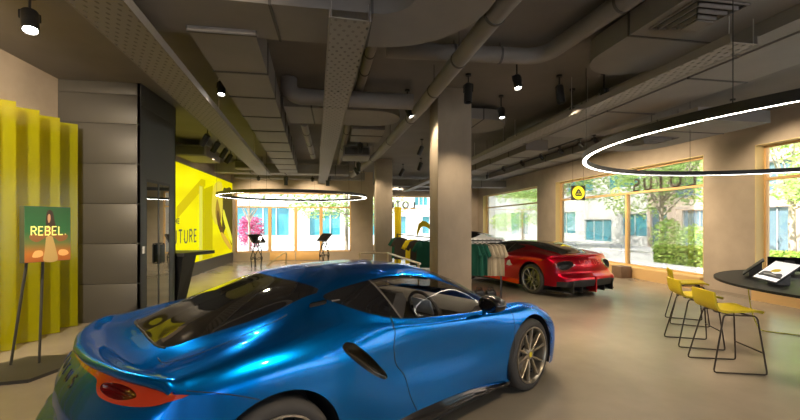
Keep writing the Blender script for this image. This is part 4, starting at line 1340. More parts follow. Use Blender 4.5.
# LED screen along the left wall
t = thing('video_wall', 'long glowing yellow screen on the left wall above a grey plinth', 'screen', (XL, 13.0, 0), 0)
OM = Matrix.Translation((-XL, -13.0, 0))
SY0, SY1, SZ0, SZ1 = 8.7, 17.36, .40, 3.29
MB().box(XL, XL + .10, SY0, SY1, 0, .385, M=OM).build('plinth', mat('plinth_grey', (.055, .053, .055), .5), t, smooth=False)
MB().box(XL, XL + .06, SY0, SY1, SZ0 - .02, SZ1 + .02, M=OM).build('screen_housing', M_BLACK, t, smooth=False)
def glow(name, col, s):
    return mat(name, tuple(c * .03 for c in col), .8, emit=col, estr=s, spec=.05)
def screen_mat():
    m = bpy.data.materials.new('screen_yellow'); m.use_nodes = True
    nt = m.node_tree; b = nt.nodes['Principled BSDF']
    b.inputs['Base Color'].default_value = (.03, .03, .0, 1)
    tc = nt.nodes.new('ShaderNodeTexCoord'); mp = nt.nodes.new('ShaderNodeMapping'); nz = nt.nodes.new('ShaderNodeTexNoise'); rp = nt.nodes.new('ShaderNodeValToRGB')
    mp.inputs['Rotation'].default_value = (.9, 0, 0); mp.inputs['Scale'].default_value = (1, .25, 1.6)
    nz.inputs['Scale'].default_value = .9; nz.inputs['Detail'].default_value = 1
    rp.color_ramp.elements[0].position = .38; rp.color_ramp.elements[0].color = (.80, .67, .0, 1)
    rp.color_ramp.elements[1].position = .58; rp.color_ramp.elements[1].color = (.93, .85, .0, 1)
    nt.links.new(tc.outputs['Object'], mp.inputs[0]); nt.links.new(mp.outputs[0], nz.inputs['Vector']); nt.links.new(nz.outputs['Fac'], rp.inputs[0])
    nt.links.new(rp.outputs[0], b.inputs['Emission Color']); b.inputs['Emission Strength'].default_value = .62; b.inputs['Specular IOR Level'].default_value = .05; b.inputs['Roughness'].default_value = .8
    return m
face = MB().box(XL + .06, XL + .068, SY0, SY1, SZ0, SZ1, M=OM).build('screen_face', screen_mat(), t, smooth=False)
def scr(name, pts, col, s=1.0, dx=.0, n=4, smoothp=True):
    p = smooth_poly(pts, n) if smoothp else pts
    M = OM @ Matrix.Translation((XL + .069 + dx, 0, 0)) @ Matrix(((0, 0, 1, 0), (1, 0, 0, 0), (0, 1, 0, 0), (0, 0, 0, 1)))
    return MB().prism([tuple(q) for q in p], 0, .001, M).build(name, glow(name + '_glow', col, s * .56), face, smooth=False, recalc=True)
scr('image_band', [(11.5, 2.05), (13.5, 3.05), (13.9, 3.05), (13.9, 2.85), (11.5, 1.70)], (.70, .57, .0), smoothp=False)
scr('image_fold', [(13.62, .42), (13.62, 2.8), (13.80, 2.75), (14.70, 2.95), (14.66, .42)], (.62, .53, .0), dx=.0012, smoothp=False)
scr('image_fold_edge', [(13.30, .42), (13.32, 2.8), (13.60, 2.8), (13.58, .42)], (.80, .74, .10), dx=.0012, smoothp=False)
scr('image_sleeve', [(14.62, 1.9), (14.65, 2.6), (15.0, 3.05), (15.8, 3.12), (15.95, 2.3), (15.7, 1.65), (15.1, 1.55)], (.86, .70, .06), dx=.0024)
scr('image_shade', [(15.9, 1.2), (15.85, 2.1), (15.98, 2.9), (16.4, 3.0), (17.3, 2.9), (17.3, .8), (16.9, 1.0), (16.5, 1.5)], (.10, .075, .012), dx=.0024)
scr('image_fingers', [(15.0, 2.0), (15.2, 2.5), (15.5, 2.2), (15.7, 1.8), (15.5, 1.65), (15.2, 1.7)], (.42, .26, .03), dx=.0036)
scr('image_dark_hand', [(15.2, 1.65), (15.3, 2.1), (15.7, 1.6), (16.3, 1.05), (17.0, .75), (17.1, .55), (16.4, .85), (15.7, 1.2)], (.16, .085, .015), dx=.0048)
scr('image_highlight', [(15.95, 1.85), (16.05, 2.15), (16.5, 1.75), (17.2, 1.1), (17.3, .75), (16.6, 1.2)], (.95, .90, .05), dx=.0048)
scr('image_glove', [(15.65, 1.2), (15.9, 1.25), (16.6, .95), (17.2, .62), (17.0, .52), (16.2, .85)], (.75, .45, .05), dx=.006)
M_INK = mat('screen_ink', (.01, .01, .01), .5)
for txt, y0, z0, h, wd, st_ in (('FUTURE', 10.86, 1.045, .365, 2.16, .052), ('THE', 11.12, 1.60, .13,   .56, .03)):
    lm, lw = lettering(txt, h, st_, .003, gap=.42)
    k = wd / lw
    vs = [(XL + .082 - y, y0 + x * k, z0 + z) for x, y, z in lm.v]
    MB().add(vs, lm.f, OM).build('screen_lettering', M_INK, face, smooth=False)

# counter by the screen
t = thing('counter', 'black wedge-topped counter between the service box and the yellow screen', 'counter', (-3.5, 9.0, 0), 0)
OM = Matrix.Translation((3.5, -9.0, 0))
MB().prism([(-4.2, 8.55), (-3.02, 8.50), (-2.68, 9.35), (-4.2, 9.55)], .93, 1.0, OM).build('counter_top', M_BLACK, t, smooth=False, recalc=True)
vs = [(-3.95, 8.75, 0), (-3.22, 8.68, 0), (-3.15, 9.0, 0), (-3.95, 9.2, 0), (-4.0, 8.62, .93), (-3.06, 8.56, .93), (-2.98, 9.1, .93), (-4.0, 9.4, .93)]
MB().add(vs, [(0, 3, 2, 1), (4, 5, 6, 7), (0, 1, 5, 4), (1, 2, 6, 5), (2, 3, 7, 6), (3, 0, 4, 7)], OM).build('pedestal', M_BLACK, t, smooth=False)

# kiosks on twisted wire legs
def kiosk(label, x, y, rz):
    t = thing('touch_kiosk', label, 'kiosk', (x, y, 0), rz, 'touchscreen kiosks')
    r_ = random.Random(3)
    for k in range(5):
        a = 2 * PI * k / 5
        MB().tube([(.15 * math.cos(a), .13 * math.sin(a), .01), (.18 * math.cos(a + .3), .15 * math.sin(a + .3), .35), (.14 * math.cos(a - .5), .11 * math.sin(a - .5), .62), (.05 * math.cos(a + .8), .05 * math.sin(a + .8), .88)], .014, 6).build('leg', M_BLACK, t)
    MB().tube([(.17 * math.cos(2 * PI * i / 10), .14 * math.sin(2 * PI * i / 10), .32 + .05 * math.sin(i * 2.4)) for i in range(10)], .011, 6, closed=True).build('leg_ring', M_BLACK, t)
    M = Matrix.Translation((0, 0, .98)) @ Matrix.Rotation(.75, 4, 'X')
    MB().box(-.21, .21, -.19, .19, -.025, .025, .008, M).build('display_case', M_BLACK, t)
    MB().box(-.195, .195, -.175, .175, .0245, .027, 0, M).build('display_glass', MATS['car_dark_glass'], t, smooth=False)
    MB().tube([(0, .03, .86), (0, .02, .96)], .04, 10).build('neck', M_BLACK, t)
    t.scale = (1.2, 1.2, 1.08)
    return t
kiosk('black touchscreen kiosk on twisted wire legs, left, before the pink bush window', -2.77, 14.6, .75)
kiosk('black touchscreen kiosk on twisted wire legs, right, before the leafy tree window', -.42, 15.6, -.75)

# rails
M_BRASS = mat('pale_brass', (.62, .52, .34), .35, metal=.7)
t = thing('handrail', 'pale slanted metal rail with short upright by the back doors', 'rail', (-2.0, 14.9, 0), 0)
MB().tube([(-.52, .1, .02), (.10, 0, .50), (.22, 0, .52)], .022, 8).build('sloping_rail', M_BRASS, t)
MB().tube([(.22, 0, .52), (.19, 0, .0)], .02, 8).build('upright', M_BRASS, t)
t = thing('handrail', 'pale brass handrail behind the blue car, ending near the plaster column', 'rail', (.9, 8.8, 0), 0)
MB().tube([(-.38, .12, .93), (.28, .02, .93), (.49, -2.45, .93)], .02, 10).build('top_rail', M_BRASS, t)
for x, y in ((-.34, .11), (.28, 0), (.48, -2.38)):
    MB().tube([(x, y, .93), (x, y, 0)], .02, 10).build('upright', M_BRASS, t)

# ------------------------------------------------------------------ clothes
def tee_mesh(seed):
    r_ = random.Random(seed)
    out = [(-.10, 0), (-.21, -.035), (-.34, -.26), (-.235, -.315), (-.20, -.22), (-.215, -.72), (.215, -.72), (.20, -.22), (.235, -.315), (.34, -.26), (.21, -.035), (.10, 0), (.05, -.05), (0, -.065), (-.05, -.05)]
    bm = bmesh.new()
    vs = [bm.verts.new((x, 0, z)) for x, z in out]
    bm.faces.new(vs)
    bmesh.ops.triangulate(bm, faces=bm.faces)
    bmesh.ops.subdivide_edges(bm, edges=bm.edges, cuts=3, use_grid_fill=True)
    P = [(v.co.x, v.co.z) for v in bm.verts]
    poly = np.array(out)
    d = np.maximum(0, -sdf(np.array(P), poly))
    fr = [v.index for v in bm.verts]
    mb = MB()
    F = [[v.index for v in f.verts] for f in bm.faces]
    ph = r_.random() * 6
    A = []; B = []
    for (x, z), dd in zip(P, d):
        th = .018 + .045 * min(1, dd / .12)
        wv = .026 * math.sin(x * 26 + ph) * min(1, -z * 1.6)
        A.append((x, -th / 2 + wv, z)); B.append((x, th / 2 + wv, z))
    n = len(A)
    edges = {}
    for f in F:
        for i in range(len(f)):
            e = (f[i], f[(i + 1) % len(f)]); edges[e] = 1
    fs = [tuple(f) for f in F] + [tuple(i + n for i in reversed(f)) for f in F]
    for (a, b) in edges:
        if (b, a) not in edges:
            fs.append((b, a, a + n, b + n))
    bm.free()
    return mb.add(A + B, fs)
def tee(name, label, m, x, y, ztop, rz, group, seed, s=1.0, cat='shirt', sw=1.0):
    t = thing(name, label, cat, (x, y, ztop), rz, group)
    mb = tee_mesh(seed)
    mb.v = [(a * s * sw, b, c * s) for a, b, c in mb.v]
    mb.build('shirt_body', m, t, recalc=True, angle=80)
    MB().tube([(-.18, 0, -.04), (0, 0, .03), (.18, 0, -.04)], .006, 6).tube([(0, 0, .03), (0, 0, .06), (.018, 0, .085), (0, 0, .105), (-.018, 0, .09)], .004, 6).build('hanger', M_BLACK, t)
    return t
def rack(label, p0, p1, h, low=None):
    p0 = Vector((*p0, 0)); p1 = Vector((*p1, 0)); L = (p1 - p0).length
    t = thing('clothes_rack', label, 'clothes rack', p0, math.atan2((p1 - p0).y, (p1 - p0).x), 'black clothes racks')
    MB().box(0, L, -.014, .014, h - .028, h).build('hanging_rail', M_DARK, t, smooth=False)
    for x in (0, L):
        MB().box(x - .014, x + .014, -.014, .014, 0, h).build('post', M_DARK, t, smooth=False)
        MB().box(x - .02, x + .02, -.28, .28, 0, .02).build('foot', M_DARK, t, smooth=False)
    return t
M_GREEN = mat('green_cotton', (.005, .090, .058), .9)
M_BEIGE = mat('beige_cotton', (.44, .37, .26), .9)
M_BROWN = mat('dark_cotton', (.045, .035, .028), .9)
M_YEL = mat('yellow_cotton', (.80, .62, .01), .85)
rack('black square-tube clothes rack standing in front of the red car', (2.05, 8.035), (3.46, 7.80), 1.25)
ux, uy = .9865, -.1635
for k in range(3):
    q = .84 + .10 * k
    tee('tshirt', 'dark green shirt on the rack by the red car, %s' % ('leftmost, mostly behind the column', 'middle of the three green', 'rightmost, next to the beige shirts')[k], M_GREEN, 2.05 + ux * q, 8.035 + uy * q, 1.165, -.80, 'green shirts by the red car', k, .93, sw=.62)
for k in range(4):
    q = 1.13 + .088 * k
    tee('tshirt', 'beige shirt on the rack by the red car, %s' % ('leftmost, beside the green shirts', 'second from the green shirts', 'third from the green shirts', 'rightmost, nearest the post')[k], M_BEIGE, 2.05 + ux * q, 8.035 + uy * q, 1.165, -.80, 'beige shirts by the red car', 20 + k, .93, sw=.62)
rack('black clothes rack between the two plaster columns, with mixed dark garments', (2.10, 13.3), (2.42, 9.7), 1.25)
for q, m, lb, s in ((.10, M_GREEN, 'dark green shirt at the far end of the rack between the columns', 1.0), (.5, M_BROWN, 'dark brown shirt hanging second on the rack between the columns', 1.0), (1.9, M_YEL, 'bright yellow shirt hanging on the rack between the columns', 1.0), (2.4, M_BROWN, 'black-brown shirt between the yellow and the near green one', 1.0), (3.0, M_GREEN, 'dark green shirt nearest on the rack, beside the plaster column', 1.0)):
    tee('tshirt', lb, m, 2.10 + .0888 * q, 13.3 - .996 * q, 1.122, -.25, 'shirts between the columns', int(q * 10), s)
# bags on the floor below the near rack
for k, (x, y) in enumerate(((3.06, 8.02), (3.30, 7.97))):
    t = thing('holdall', 'low black holdall bag on the floor under the shirts, %s' % ('left, nearer the column', 'right, nearer the rack post')[k], 'bag', (x, y, 0), -.16, 'black bags under the rack')
    bm = bmesh.new(); bmesh.ops.create_cube(bm, size=1); bmesh.ops.bevel(bm, geom=list(bm.edges), offset=.28, segments=4, affect='EDGES', profile=.5)
    for v in bm.verts:
        v.co = Vector((v.co.x * .23, v.co.y * .20, (v.co.z + .5) * .17 * (1 + .12 * math.sin(v.co.x * 9))))
    MB().bm(bm).build('bag_body', M_BLACK, t, angle=60)
    for s in (-1, 1):
        MB().tube([(-.06, s * .04, .15), (-.04, s * .045, .225), (.04, s * .045, .225), (.06, s * .04, .15)], .009, 6).build('handle', M_BLACK, t)

# yellow banners beyond the columns
P = [[(.02 * math.sin(j * 1.1), (i / 3 - .5) * .0 + .12 * (i - 1) * .0, 0) for i in range(2)] for j in range(2)]
P = [[(-.13 + .26 * i / 5, .03 * math.sin(i * 1.4), .02 + 2.22 * j / 8) for i in range(6)] for j in range(9)]
tag(MB().slab(P, .012).build('fabric_banner', M_YEL, loc=(2.39, 14.9, 0)), 'narrow upright yellow fabric banner beside the small plaster column', 'banner')
t = thing('feather_flag', 'curved yellow feather flag standing near the far lettered window', 'flag', (3.35, 16.0, 0))
fl = smooth_poly([(.02, 1.20), (.06, 1.45), (.14, 1.62), (.28, 1.70), (.44, 1.66), (.60, 1.52), (.72, 1.30), (.56, 1.36), (.40, 1.46), (.24, 1.46), (.12, 1.28), (.05, 1.10)], 4)
MB().prism([tuple(p) for p in fl], -.008, .008, Matrix.Rotation(PI / 2, 4, 'X')).build('flag_cloth', M_YEL, t, smooth=False, recalc=True)
MB().tube([(0, 0, 0), (.01, 0, .8), (.03, 0, 1.3), (.10, 0, 1.58), (.26, 0, 1.71), (.44, 0, 1.67)], .012, 8).build('flag_pole', M_YEL, t)
MB().box(-.18, .18, -.18, .18, 0, .02).build('flag_base', M_BLACK, t)
make_car((7.1, 17.6, 0), math.radians(174), 'white sports car half hidden behind the plaster column and the shirts', P_WHITE, 'white')

# ------------------------------------------------------------------ stools, table and displays
M_SEAT = mat('yellow_seat', (.60, .46, .004), .55, noise=(60, .06, (1, 1, 1)))
M_LEG = mat('bronze_steel', (.060, .045, .034), .4, metal=.6)
def stool(label, x, y, rz):
    t = thing('bar_stool', label, 'stool', (x, y, 0), rz, 'yellow stools at the round table')
    prof = [(.245, .628), (.225, .642), (.15, .648), (.03, .640), (-.08, .634), (-.155, .640), (-.205, .668), (-.232, .715), (-.248, .77), (-.262, .83), (-.268, .862)]
    P = []
    pk = smooth_poly(prof, 3, closed=False)
    for i, (px, pz) in enumerate(pk):
        u = i / (len(pk) - 1)
        row = []
        for j in range(13):
            v = j / 12 * 2 - 1
            wd = .205 * (1 - .10 * max(0, 1 - u * 6)**2) * (1 - .06 * max(0, (u - .85) * 6)**2)
            dx = .030 * v * v * max(0, (u - .5) * 2); dz = .016 * v * v * (1 - min(1, u * 1.4)) * .6
            row.append((px + dx, v * wd, pz + dz))
        P.append(row)
    MB().slab(P, -.022).build('seat_shell', M_SEAT, t, angle=50)
    for s in (-1, 1):
        pts = [(-.10, s * .175, .612), (.165, s * .175, .612), (.185, s * .178, .60), (.196, s * .182, .575), (.245, s * .236, .04), (.242, s * .238, .018), (.225, s * .238, .011), (-.235, s * .238, .011), (-.252, s * .238, .018), (-.256, s * .236, .04), (-.135, s * .182, .575), (-.125, s * .178, .60), (-.105, s * .175, .612)]
        MB().tube(pts, .0085, 8).build('sled_leg', M_LEG, t, angle=70)
    MB().tube([(.228, -.215, .23), (.228, .215, .23)], .008, 8).build('footrest', M_LEG, t)
    MB().box(-.11, .17, -.03, .03, .606, .622).build('seat_bracket', M_LEG, t, smooth=False)
    MB().tube([(-.06, -.178, .612), (-.06, .178, .612)], .008, 8).build('cross_tube', M_LEG, t)
    MB().tube([(.12, -.178, .612), (.12, .178, .612)], .008, 8).build('cross_tube', M_LEG, t)
    return t
s0 = stool('yellow low-backed bar stool nearest the viewer, on dark sled legs', 4.31, 3.71, math.radians(-18))
dup(s0, (4.70, 4.48, 0), math.radians(-25), 'yellow low-backed bar stool in the middle of the three')
dup(s0, (5.60, 5.46, 0), math.radians(-36), 'yellow low-backed bar stool farthest from the viewer, by the tall window')

M_TBL = mat('table_black', (.012, .012, .010), .5, spec=.2)
t = thing('round_table', 'large round black table beside the yellow stools', 'table', (6.32, 3.13, 0), 0)
MB().lathe([(0, .866), (1.85, .866), (1.88, .872), (1.88, .896), (1.874, .90), (0, .90)], 128).build('table_top', M_TBL, t, angle=30)
MB().lathe([(0, 0), (.55, 0), (.55, .02), (.30, .05), (.24, .10), (.24, .866), (0, .866)], 48).build('pedestal', M_TBL, t)

def panel_stand(label, x, y, rz, picture):
    t = thing('display_panel', label, 'display', (x, y, .90), rz, 'tilted display panels on the table')
    M = Matrix.Translation((0, 0, .145)) @ Matrix.Rotation(-math.radians(42), 4, 'Y')
    MB().box(-.16, .16, -.262, .262, -.012, .006, .004, M).build('panel_frame', M_BLACK, t)
    MB().prism([(-.05, 0), (.10, 0), (.10, .205), (-.05, .075)], -.06, .06, Matrix.Rotation(PI / 2, 4, 'X')).build('support_block', mat('support_grey', (.07, .065, .06), .5), t)
    if picture:
        pc = MB().box(-.145, .145, -.247, .247, .0062, .0078, 0, M).build('picture_print', mat('print_white_glow', (.88, .88, .90), .35, emit=(.9, .9, .95), estr=.35), t, smooth=False)  # print brightened by a weak emission of its own
        def blot(nm, pts, col, z):
            p = smooth_poly(pts, 5)
            MB().prism([(a * .29 - .145, .247 - b * .494) for a, b in p], z, z + .0006, M).build(nm, mat(nm + '_ink', col, .4), pc, smooth=False, recalc=True)
        blot('drawn_shadow', [(.14, .10), (.20, .45), (.16, .90), (.30, .95), (.42, .80), (.36, .55), (.44, .30), (.38, .08)], (.10, .11, .13), .0079)
        blot('drawn_ground', [(.18, .06), (.16, .94), (.22, .97), (.25, .50), (.23, .05)], (.02, .02, .025), .0086)
        blot('drawn_lines', [(.30, .20), (.34, .45), (.30, .70), (.26, .72), (.28, .45), (.26, .22)], (.45, .47, .5), .0093)
        blot('drawn_car', [(.42, .36), (.44, .55), (.52, .66), (.62, .60), (.60, .44), (.52, .34)], (.85, .70, .05), .0086)
    if not picture: t.scale = (.85, .85, .92)
    return t
panel_stand('tilted display panel with a pale car drawing on the round table', 5.02, 3.73, math.radians(-29.4), True)
panel_stand('black tilted panel seen edge-on near the far rim of the table', 5.46, 4.33, math.radians(-51.5), False)
panel_stand('black tilted panel behind the car drawing, at the picture edge', 6.25, 4.48, math.radians(-143), False)

cb = [(6.02, 4.86, .87), (6.03, 4.85, .60), (6.10, 4.86, .30), (6.19, 4.85, .08), (6.26, 4.83, .012), (6.36, 4.72, .008), (6.55, 4.52, .008), (6.72, 4.2, .008), (6.70, 3.8, .008), (6.54, 3.5, .008)]
cbs = [tuple(p) for p in smooth_poly(cb, 6, closed=False)]
tag(MB().tube(cbs, .006, 8).build('power_cable', mat('cable_yellow', (.60, .56, .03), .5)), 'thin yellow cable hanging from the round table onto the floor', 'cable')
o = MB().box(-.17, .17, -.2, .2, 0, .34, .006).build('storage_box', mat('box_brown', (.16, .095, .055), .6, noise=(3, .2, (1, 1, 1))), loc=(8.38, 10.35, 0))
tag(o, 'small brown wooden box at the window between the red car and the stools', 'box')

# ------------------------------------------------------------------ shop name on the glass, hanging emblem
M_SIGN = mat('sign_brown', (.17, .10, .075), .5)
lm, lw = lettering('LOTUS', .36, .045, .03, gap=.55, aspect=1.0)
k = 2.05 / lw
o = MB().add([(8.985 - y, 8.52 + x * k, 2.575 + z) for x, y, z in lm.v], lm.f).build('window_lettering', M_SIGN, smooth=False, recalc=True)
tag(o, 'brown shop name letters on the tall window behind the stools, seen reversed', 'sign', 'shop name letters')
lm, lw = lettering('LOTUS', .38, .075, .03, gap=.40, aspect=.95)
k = 1.95 / lw
o = MB().add([(4.73 - x * k, 23.22 + y, 2.53 + z) for x, y, z in lm.v], lm.f).build('window_lettering', mat('sign_dark', (.05, .035, .03), .5), smooth=False, recalc=True)
tag(o, 'brown shop name letters on the far window between the columns, seen reversed', 'sign', 'shop name letters')

t = thing('emblem_sign', 'square dark sign with a yellow round emblem hanging by the tall window', 'sign', (8.215, 12.2, 2.40), 0)
MB().box(-.26, .26, -.02, .02, 0, .50, .004).build('sign_board', mat('sign_olive', (.035, .032, .016), .5), t)
RM = Matrix.Translation((0, -.02, .25)) @ Matrix.Rotation(PI / 2, 4, 'X')
dc = MB().lathe([(0, .008), (.222, .008), (.226, .004), (.226, 0)], 48, RM).build('yellow_disc', mat('emblem_yellow_glow', (.85, .70, .02), .45, emit=(.9, .75, .02), estr=.6), t)  # disc given its own glow to keep the sign from looking dark
tri = []
for k in range(3):
    a = PI / 2 + 2 * PI * k / 3
    c = (.082 * math.cos(a), .082 * math.sin(a) - .014)
    tri += arc(c[0], c[1], .062, a - PI / 3, a + PI / 3, 8)
MB().prism(tri, .008, .011, RM).build('emblem_triangle', mat('emblem_dark', (.045, .05, .012), .5), dc, smooth=False, recalc=True)
MB().lathe([(0, .013), (.032, .013), (.032, .010)], 20, RM @ Matrix.Translation((0, .035, 0))).build('emblem_monogram', mat('emblem_grey', (.45, .43, .30), .5), dc)
lm, lw = lettering('LOTUS', .036, .009, .002, gap=.5)
MB().add([(x - lw / 2, -.035 + y, z + .25 - .062) for x, y, z in lm.v], lm.f).build('emblem_word', MATS['emblem_yellow_glow'], dc, smooth=False)
for sx in (-.2, .2):
    MB().tube([(sx, 0, .48), (sx, 0, H - 2.40)], .004, 6).build('suspension_wire', M_BLACK, t)

# ------------------------------------------------------------------ the street
M_ROAD = mat('street_paving', (.46, .45, .45), .8, noise=(.4, .10, (1, 1, 1)))
M_WHITE = mat('white_render', (.64, .62, .59), .8, noise=(.5, .05, (1, 1, 1)))
M_STONE = mat('pink_stone', (.46, .36, .29), .8, noise=(.8, .14, (1, 1, 1)))
M_TEAL = mat('teal_glass', (.05, .25, .31), .12, metal=.0, coat=1.0)
M_BLUEG = mat('blue_grey_glass', (.10, .16, .20), .1, coat=1.0)
struct(MB().box(XL - 30, 70, -40, 70, -.45, -.26).build('ground_base', M_ROAD, smooth=False))
struct(MB().box(9.07, 70, -40, 70, -.25, -.12).build('street', M_ROAD, smooth=False))
struct(MB().box(-40, 9.06, 23.37, 70, -.25, -.12).build('street_back', M_ROAD, smooth=False))
struct(MB().box(-40, 1.36, 17.71, 23.36, -.25, -.12).build('street_forecourt', M_ROAD, smooth=False))
struct(MB().box(12.6, 12.9, -40, 70, -.14, -.06).build('kerb', mat('kerb_stone', (.6, .58, .55), .8), smooth=False))
struct(MB().box(17.6, 17.9, -40, 24, -.14, -.04).build('kerb_far', MATS['kerb_stone'], smooth=False))

def building(label, wins, bx, m, mg, axis, at, name='building', frame=None):
    """slab building; facade plane at `at` facing -x (axis x) or -y (axis y); wins: (a0, a1, z0, z1, panes)"""
    a0, a1, h, dep = bx
    t = thing(name, label, 'building', ((at, (a0 + a1) / 2, -.12) if axis == 'x' else ((a0 + a1) / 2, at, -.12)), 0, 'buildings across the street')
    if axis == 'x':
        tr = Matrix.Translation((0, -(a0 + a1) / 2, 0)) @ Matrix(((0, 1, 0, 0), (1, 0, 0, 0), (0, 0, 1, 0), (0, 0, 0, 1)))
    else:
        tr = Matrix.Translation((-(a0 + a1) / 2, 0, 0))
    MB().box(a0, a1, .25, dep, 0, h, M=tr).build('facade', m, t, smooth=False, recalc=True)
    sk = MB()
    # facade skin with real openings
    cuts = sorted(set([a0, a1] + [w[0] for w in wins] + [w[1] for w in wins])); zc = sorted(set([0, h] + [w[2] for w in wins] + [w[3] for w in wins]))
    for p, q in zip(cuts[:-1], cuts[1:]):
        for r, s in zip(zc[:-1], zc[1:]):
            mx, mz = (p + q) / 2, (r + s) / 2
            if not any(w[0] < mx < w[1] and w[2] < mz < w[3] for w in wins):
                sk.box(p, q, 0, .25, r, s, M=tr)
    sk.build('facade_front', m, t, smooth=False, recalc=True)
    for w in wins:
        f = MB()
        n = w[4]; z0, z1 = w[2], w[3]; fw = .06
        for k in range(n + 1):
            x = w[0] + (w[1] - w[0]) * k / n
            f.box(x - fw / 2, x + fw / 2, .10, .2, z0, z1, M=tr)
        f.box(w[0], w[1], .10, .2, z0, z0 + fw, M=tr).box(w[0], w[1], .10, .2, z1 - fw, z1, M=tr)
        fo = f.build('window', frame or M_WHITE, t, smooth=False, recalc=True)
        MB().box(w[0], w[1], .16, .18, z0, z1, M=tr).build('glazing', mg, fo, smooth=False, recalc=True)
    return t
building('white office block with teal windows and a square doorway across the street', [(25.8, 28.4, .7, 2.5, 2), (29.6, 33.2, .12, 2.1, 3), (34.6, 38, .7, 2.9, 2), (40, 44.5, .5, 2.7, 3), (47, 52, .5, 2.7, 3), (26.5, 30, 4.6, 6.8, 3), (32, 36, 4.6, 6.8, 3), (40, 46, 4.6, 6.8, 4)], (25.3, 62, 9, 8), M_WHITE, M_TEAL, 'x', 23.0)
building('pinkish stone building with dark tall windows behind the hedge', [(23.6, 25.0, .1, 2.9, 2), (20.0, 22.4, .1, 2.6, 2), (21.0, 23.0, 3.4, 5.0, 3), (16.0, 18.5, .1, 2.6, 3), (16.0, 18.5, 3.4, 5.0, 3), (10.5, 13.0, .3, 2.6, 3), (4, 7, .3, 2.6, 3), (-3, 0, .3, 2.6, 3)], (-14, 25.3, 10, 7), M_STONE, M_BLUEG, 'x', 22.6, frame=mat('grey_frame', (.30, .31, .32), .5))
building('white office block with long teal glazing behind the back doors', [(-8.4, -3.5, .75, 3.0, 5), (-2.0, .4, .75, 2.7, 3), (-9.5, -5.0, 4.6, 6.6, 5), (1.6, 3.2, .75, 2.7, 2)], (-18, 3.6, 8, 6), M_WHITE, M_TEAL, 'y', 31.0)
building('white building with narrow teal windows seen through the far lettered window', [(6.1, 7.3, .6, 2.5, 1), (9.0, 10.6, .6, 2.5, 2), (8.2, 9.6, 3.6, 5.2, 3), (12, 14, .6, 2.5, 2)], (3.8, 22.5, 9, 6), M_WHITE, M_TEAL, 'y', 40.0)

# planting
def leaf_mat(name, a, b):
    m = bpy.data.materials.new(name); m.use_nodes = True
    nt = m.node_tree; bs = nt.nodes['Principled BSDF']; bs.inputs['Roughness'].default_value = .6
    g = nt.nodes.new('ShaderNodeNewGeometry'); rp = nt.nodes.new('ShaderNodeValToRGB')
    rp.color_ramp.elements[0].color = (*a, 1); rp.color_ramp.elements[1].color = (*b, 1)
    nt.links.new(g.outputs['Random Per Island'], rp.inputs[0]); nt.links.new(rp.outputs[0], bs.inputs['Base Color'])
    tl = nt.nodes.new('ShaderNodeBsdfTranslucent'); mx = nt.nodes.new('ShaderNodeMixShader'); mx.inputs[0].default_value = .45
    nt.links.new(rp.outputs[0], tl.inputs[0]); nt.links.new(bs.outputs[0], mx.inputs[1]); nt.links.new(tl.outputs[0], mx.inputs[2])
    nt.links.new(mx.outputs[0], nt.nodes['Material Output'].inputs['Surface'])
    return m
M_LEAF = leaf_mat('tree_leaves', (.28, .46, .09), (.62, .76, .30))
M_HEDGE = leaf_mat('hedge_leaves', (.14, .28, .03), (.42, .52, .11))
M_PINK = leaf_mat('pink_leaves', (.32, .02, .12), (.60, .12, .28))
M_BARK = mat('bark_pale', (.40, .33, .26), .85, noise=(4, .25, (1, 1, .3)))
def leaves(clumps, n, size, seed):
    r_ = random.Random(seed); mb = MB()
    tot = sum(c[3] * c[4] * c[5] for c in clumps)
    vs = []; fs = []
    for cx, cy, cz, rx, ry, rz in clumps:
        for _ in range(int(n * rx * ry * rz / tot)):
            while True:
                a, b, c = r_.uniform(-1, 1), r_.uniform(-1, 1), r_.uniform(-1, 1)
                d = a * a + b * b + c * c
                if .15 < d < 1: break
            p = Vector((cx + a * rx, cy + b * ry, cz + c * rz))
            s = size * r_.uniform(.6, 1.3)
            u = Vector((r_.uniform(-1, 1), r_.uniform(-1, 1), r_.uniform(-.6, .6))).normalized(); w_ = u.cross(Vector((r_.uniform(-1, 1), r_.uniform(-1, 1), r_.uniform(-1, 1)))).normalized()
            o = len(vs)
            vs += [p - u * s, p + w_ * s * .45, p + u * s, p - w_ * s * .45]; fs.append((o, o + 1, o + 2, o + 3))
    return mb.add(vs, fs)
def tree(label, x, y, h, cr, seed, n=4200, lean=0.0, size=.11, base=.45, thick=1.0):
    r_ = random.Random(seed)
    t = thing('street_tree', label, 'tree', (x, y, -.12), 0, 'street trees')
    tr = MB()
    tr.tube([(0, 0, 0), (lean * .3, .05, h * .25), (lean, .02, h * .5), (lean * 1.2, 0, h * .8)], [.13 * thick, .11 * thick, .09 * thick, .03 * thick], 10)
    cl = []
    for k in range(9):
        a = 2 * PI * k / 9 + r_.random(); rr = cr * r_.uniform(.35, .85); zz_ = h * r_.uniform(base, .95)
        tip = (lean + rr * math.cos(a), rr * math.sin(a), zz_)
        st = h * r_.uniform(.32, .5)
        tr.tube([(lean * .8, 0, st), (lean + rr * .5 * math.cos(a), rr * .5 * math.sin(a), (st + zz_) / 2 + .1), tip], [.05 * thick, .035 * thick, .015 * thick], 6)
        q = cr * r_.uniform(.38, .6)
        cl.append((tip[0], tip[1], tip[2], q, q, q * .55))
    cl.append((lean, 0, h * .9, cr * .6, cr * .6, cr * .4))
    tr.build('trunk', M_BARK, t, angle=60)
    leaves(cl, n, size, seed + 1).build('foliage', M_LEAF, t, smooth=False)
    return t
tree('spreading pale-trunked tree behind the hedge, seen through the shop name', 16.2, 17.2, 6.2, 3.3, 11, 5200, base=.42)
tree('slim pale-trunked tree seen in the window at the picture edge', 17.2, 12.2, 6.5, 3.0, 12, 4600, base=.42)
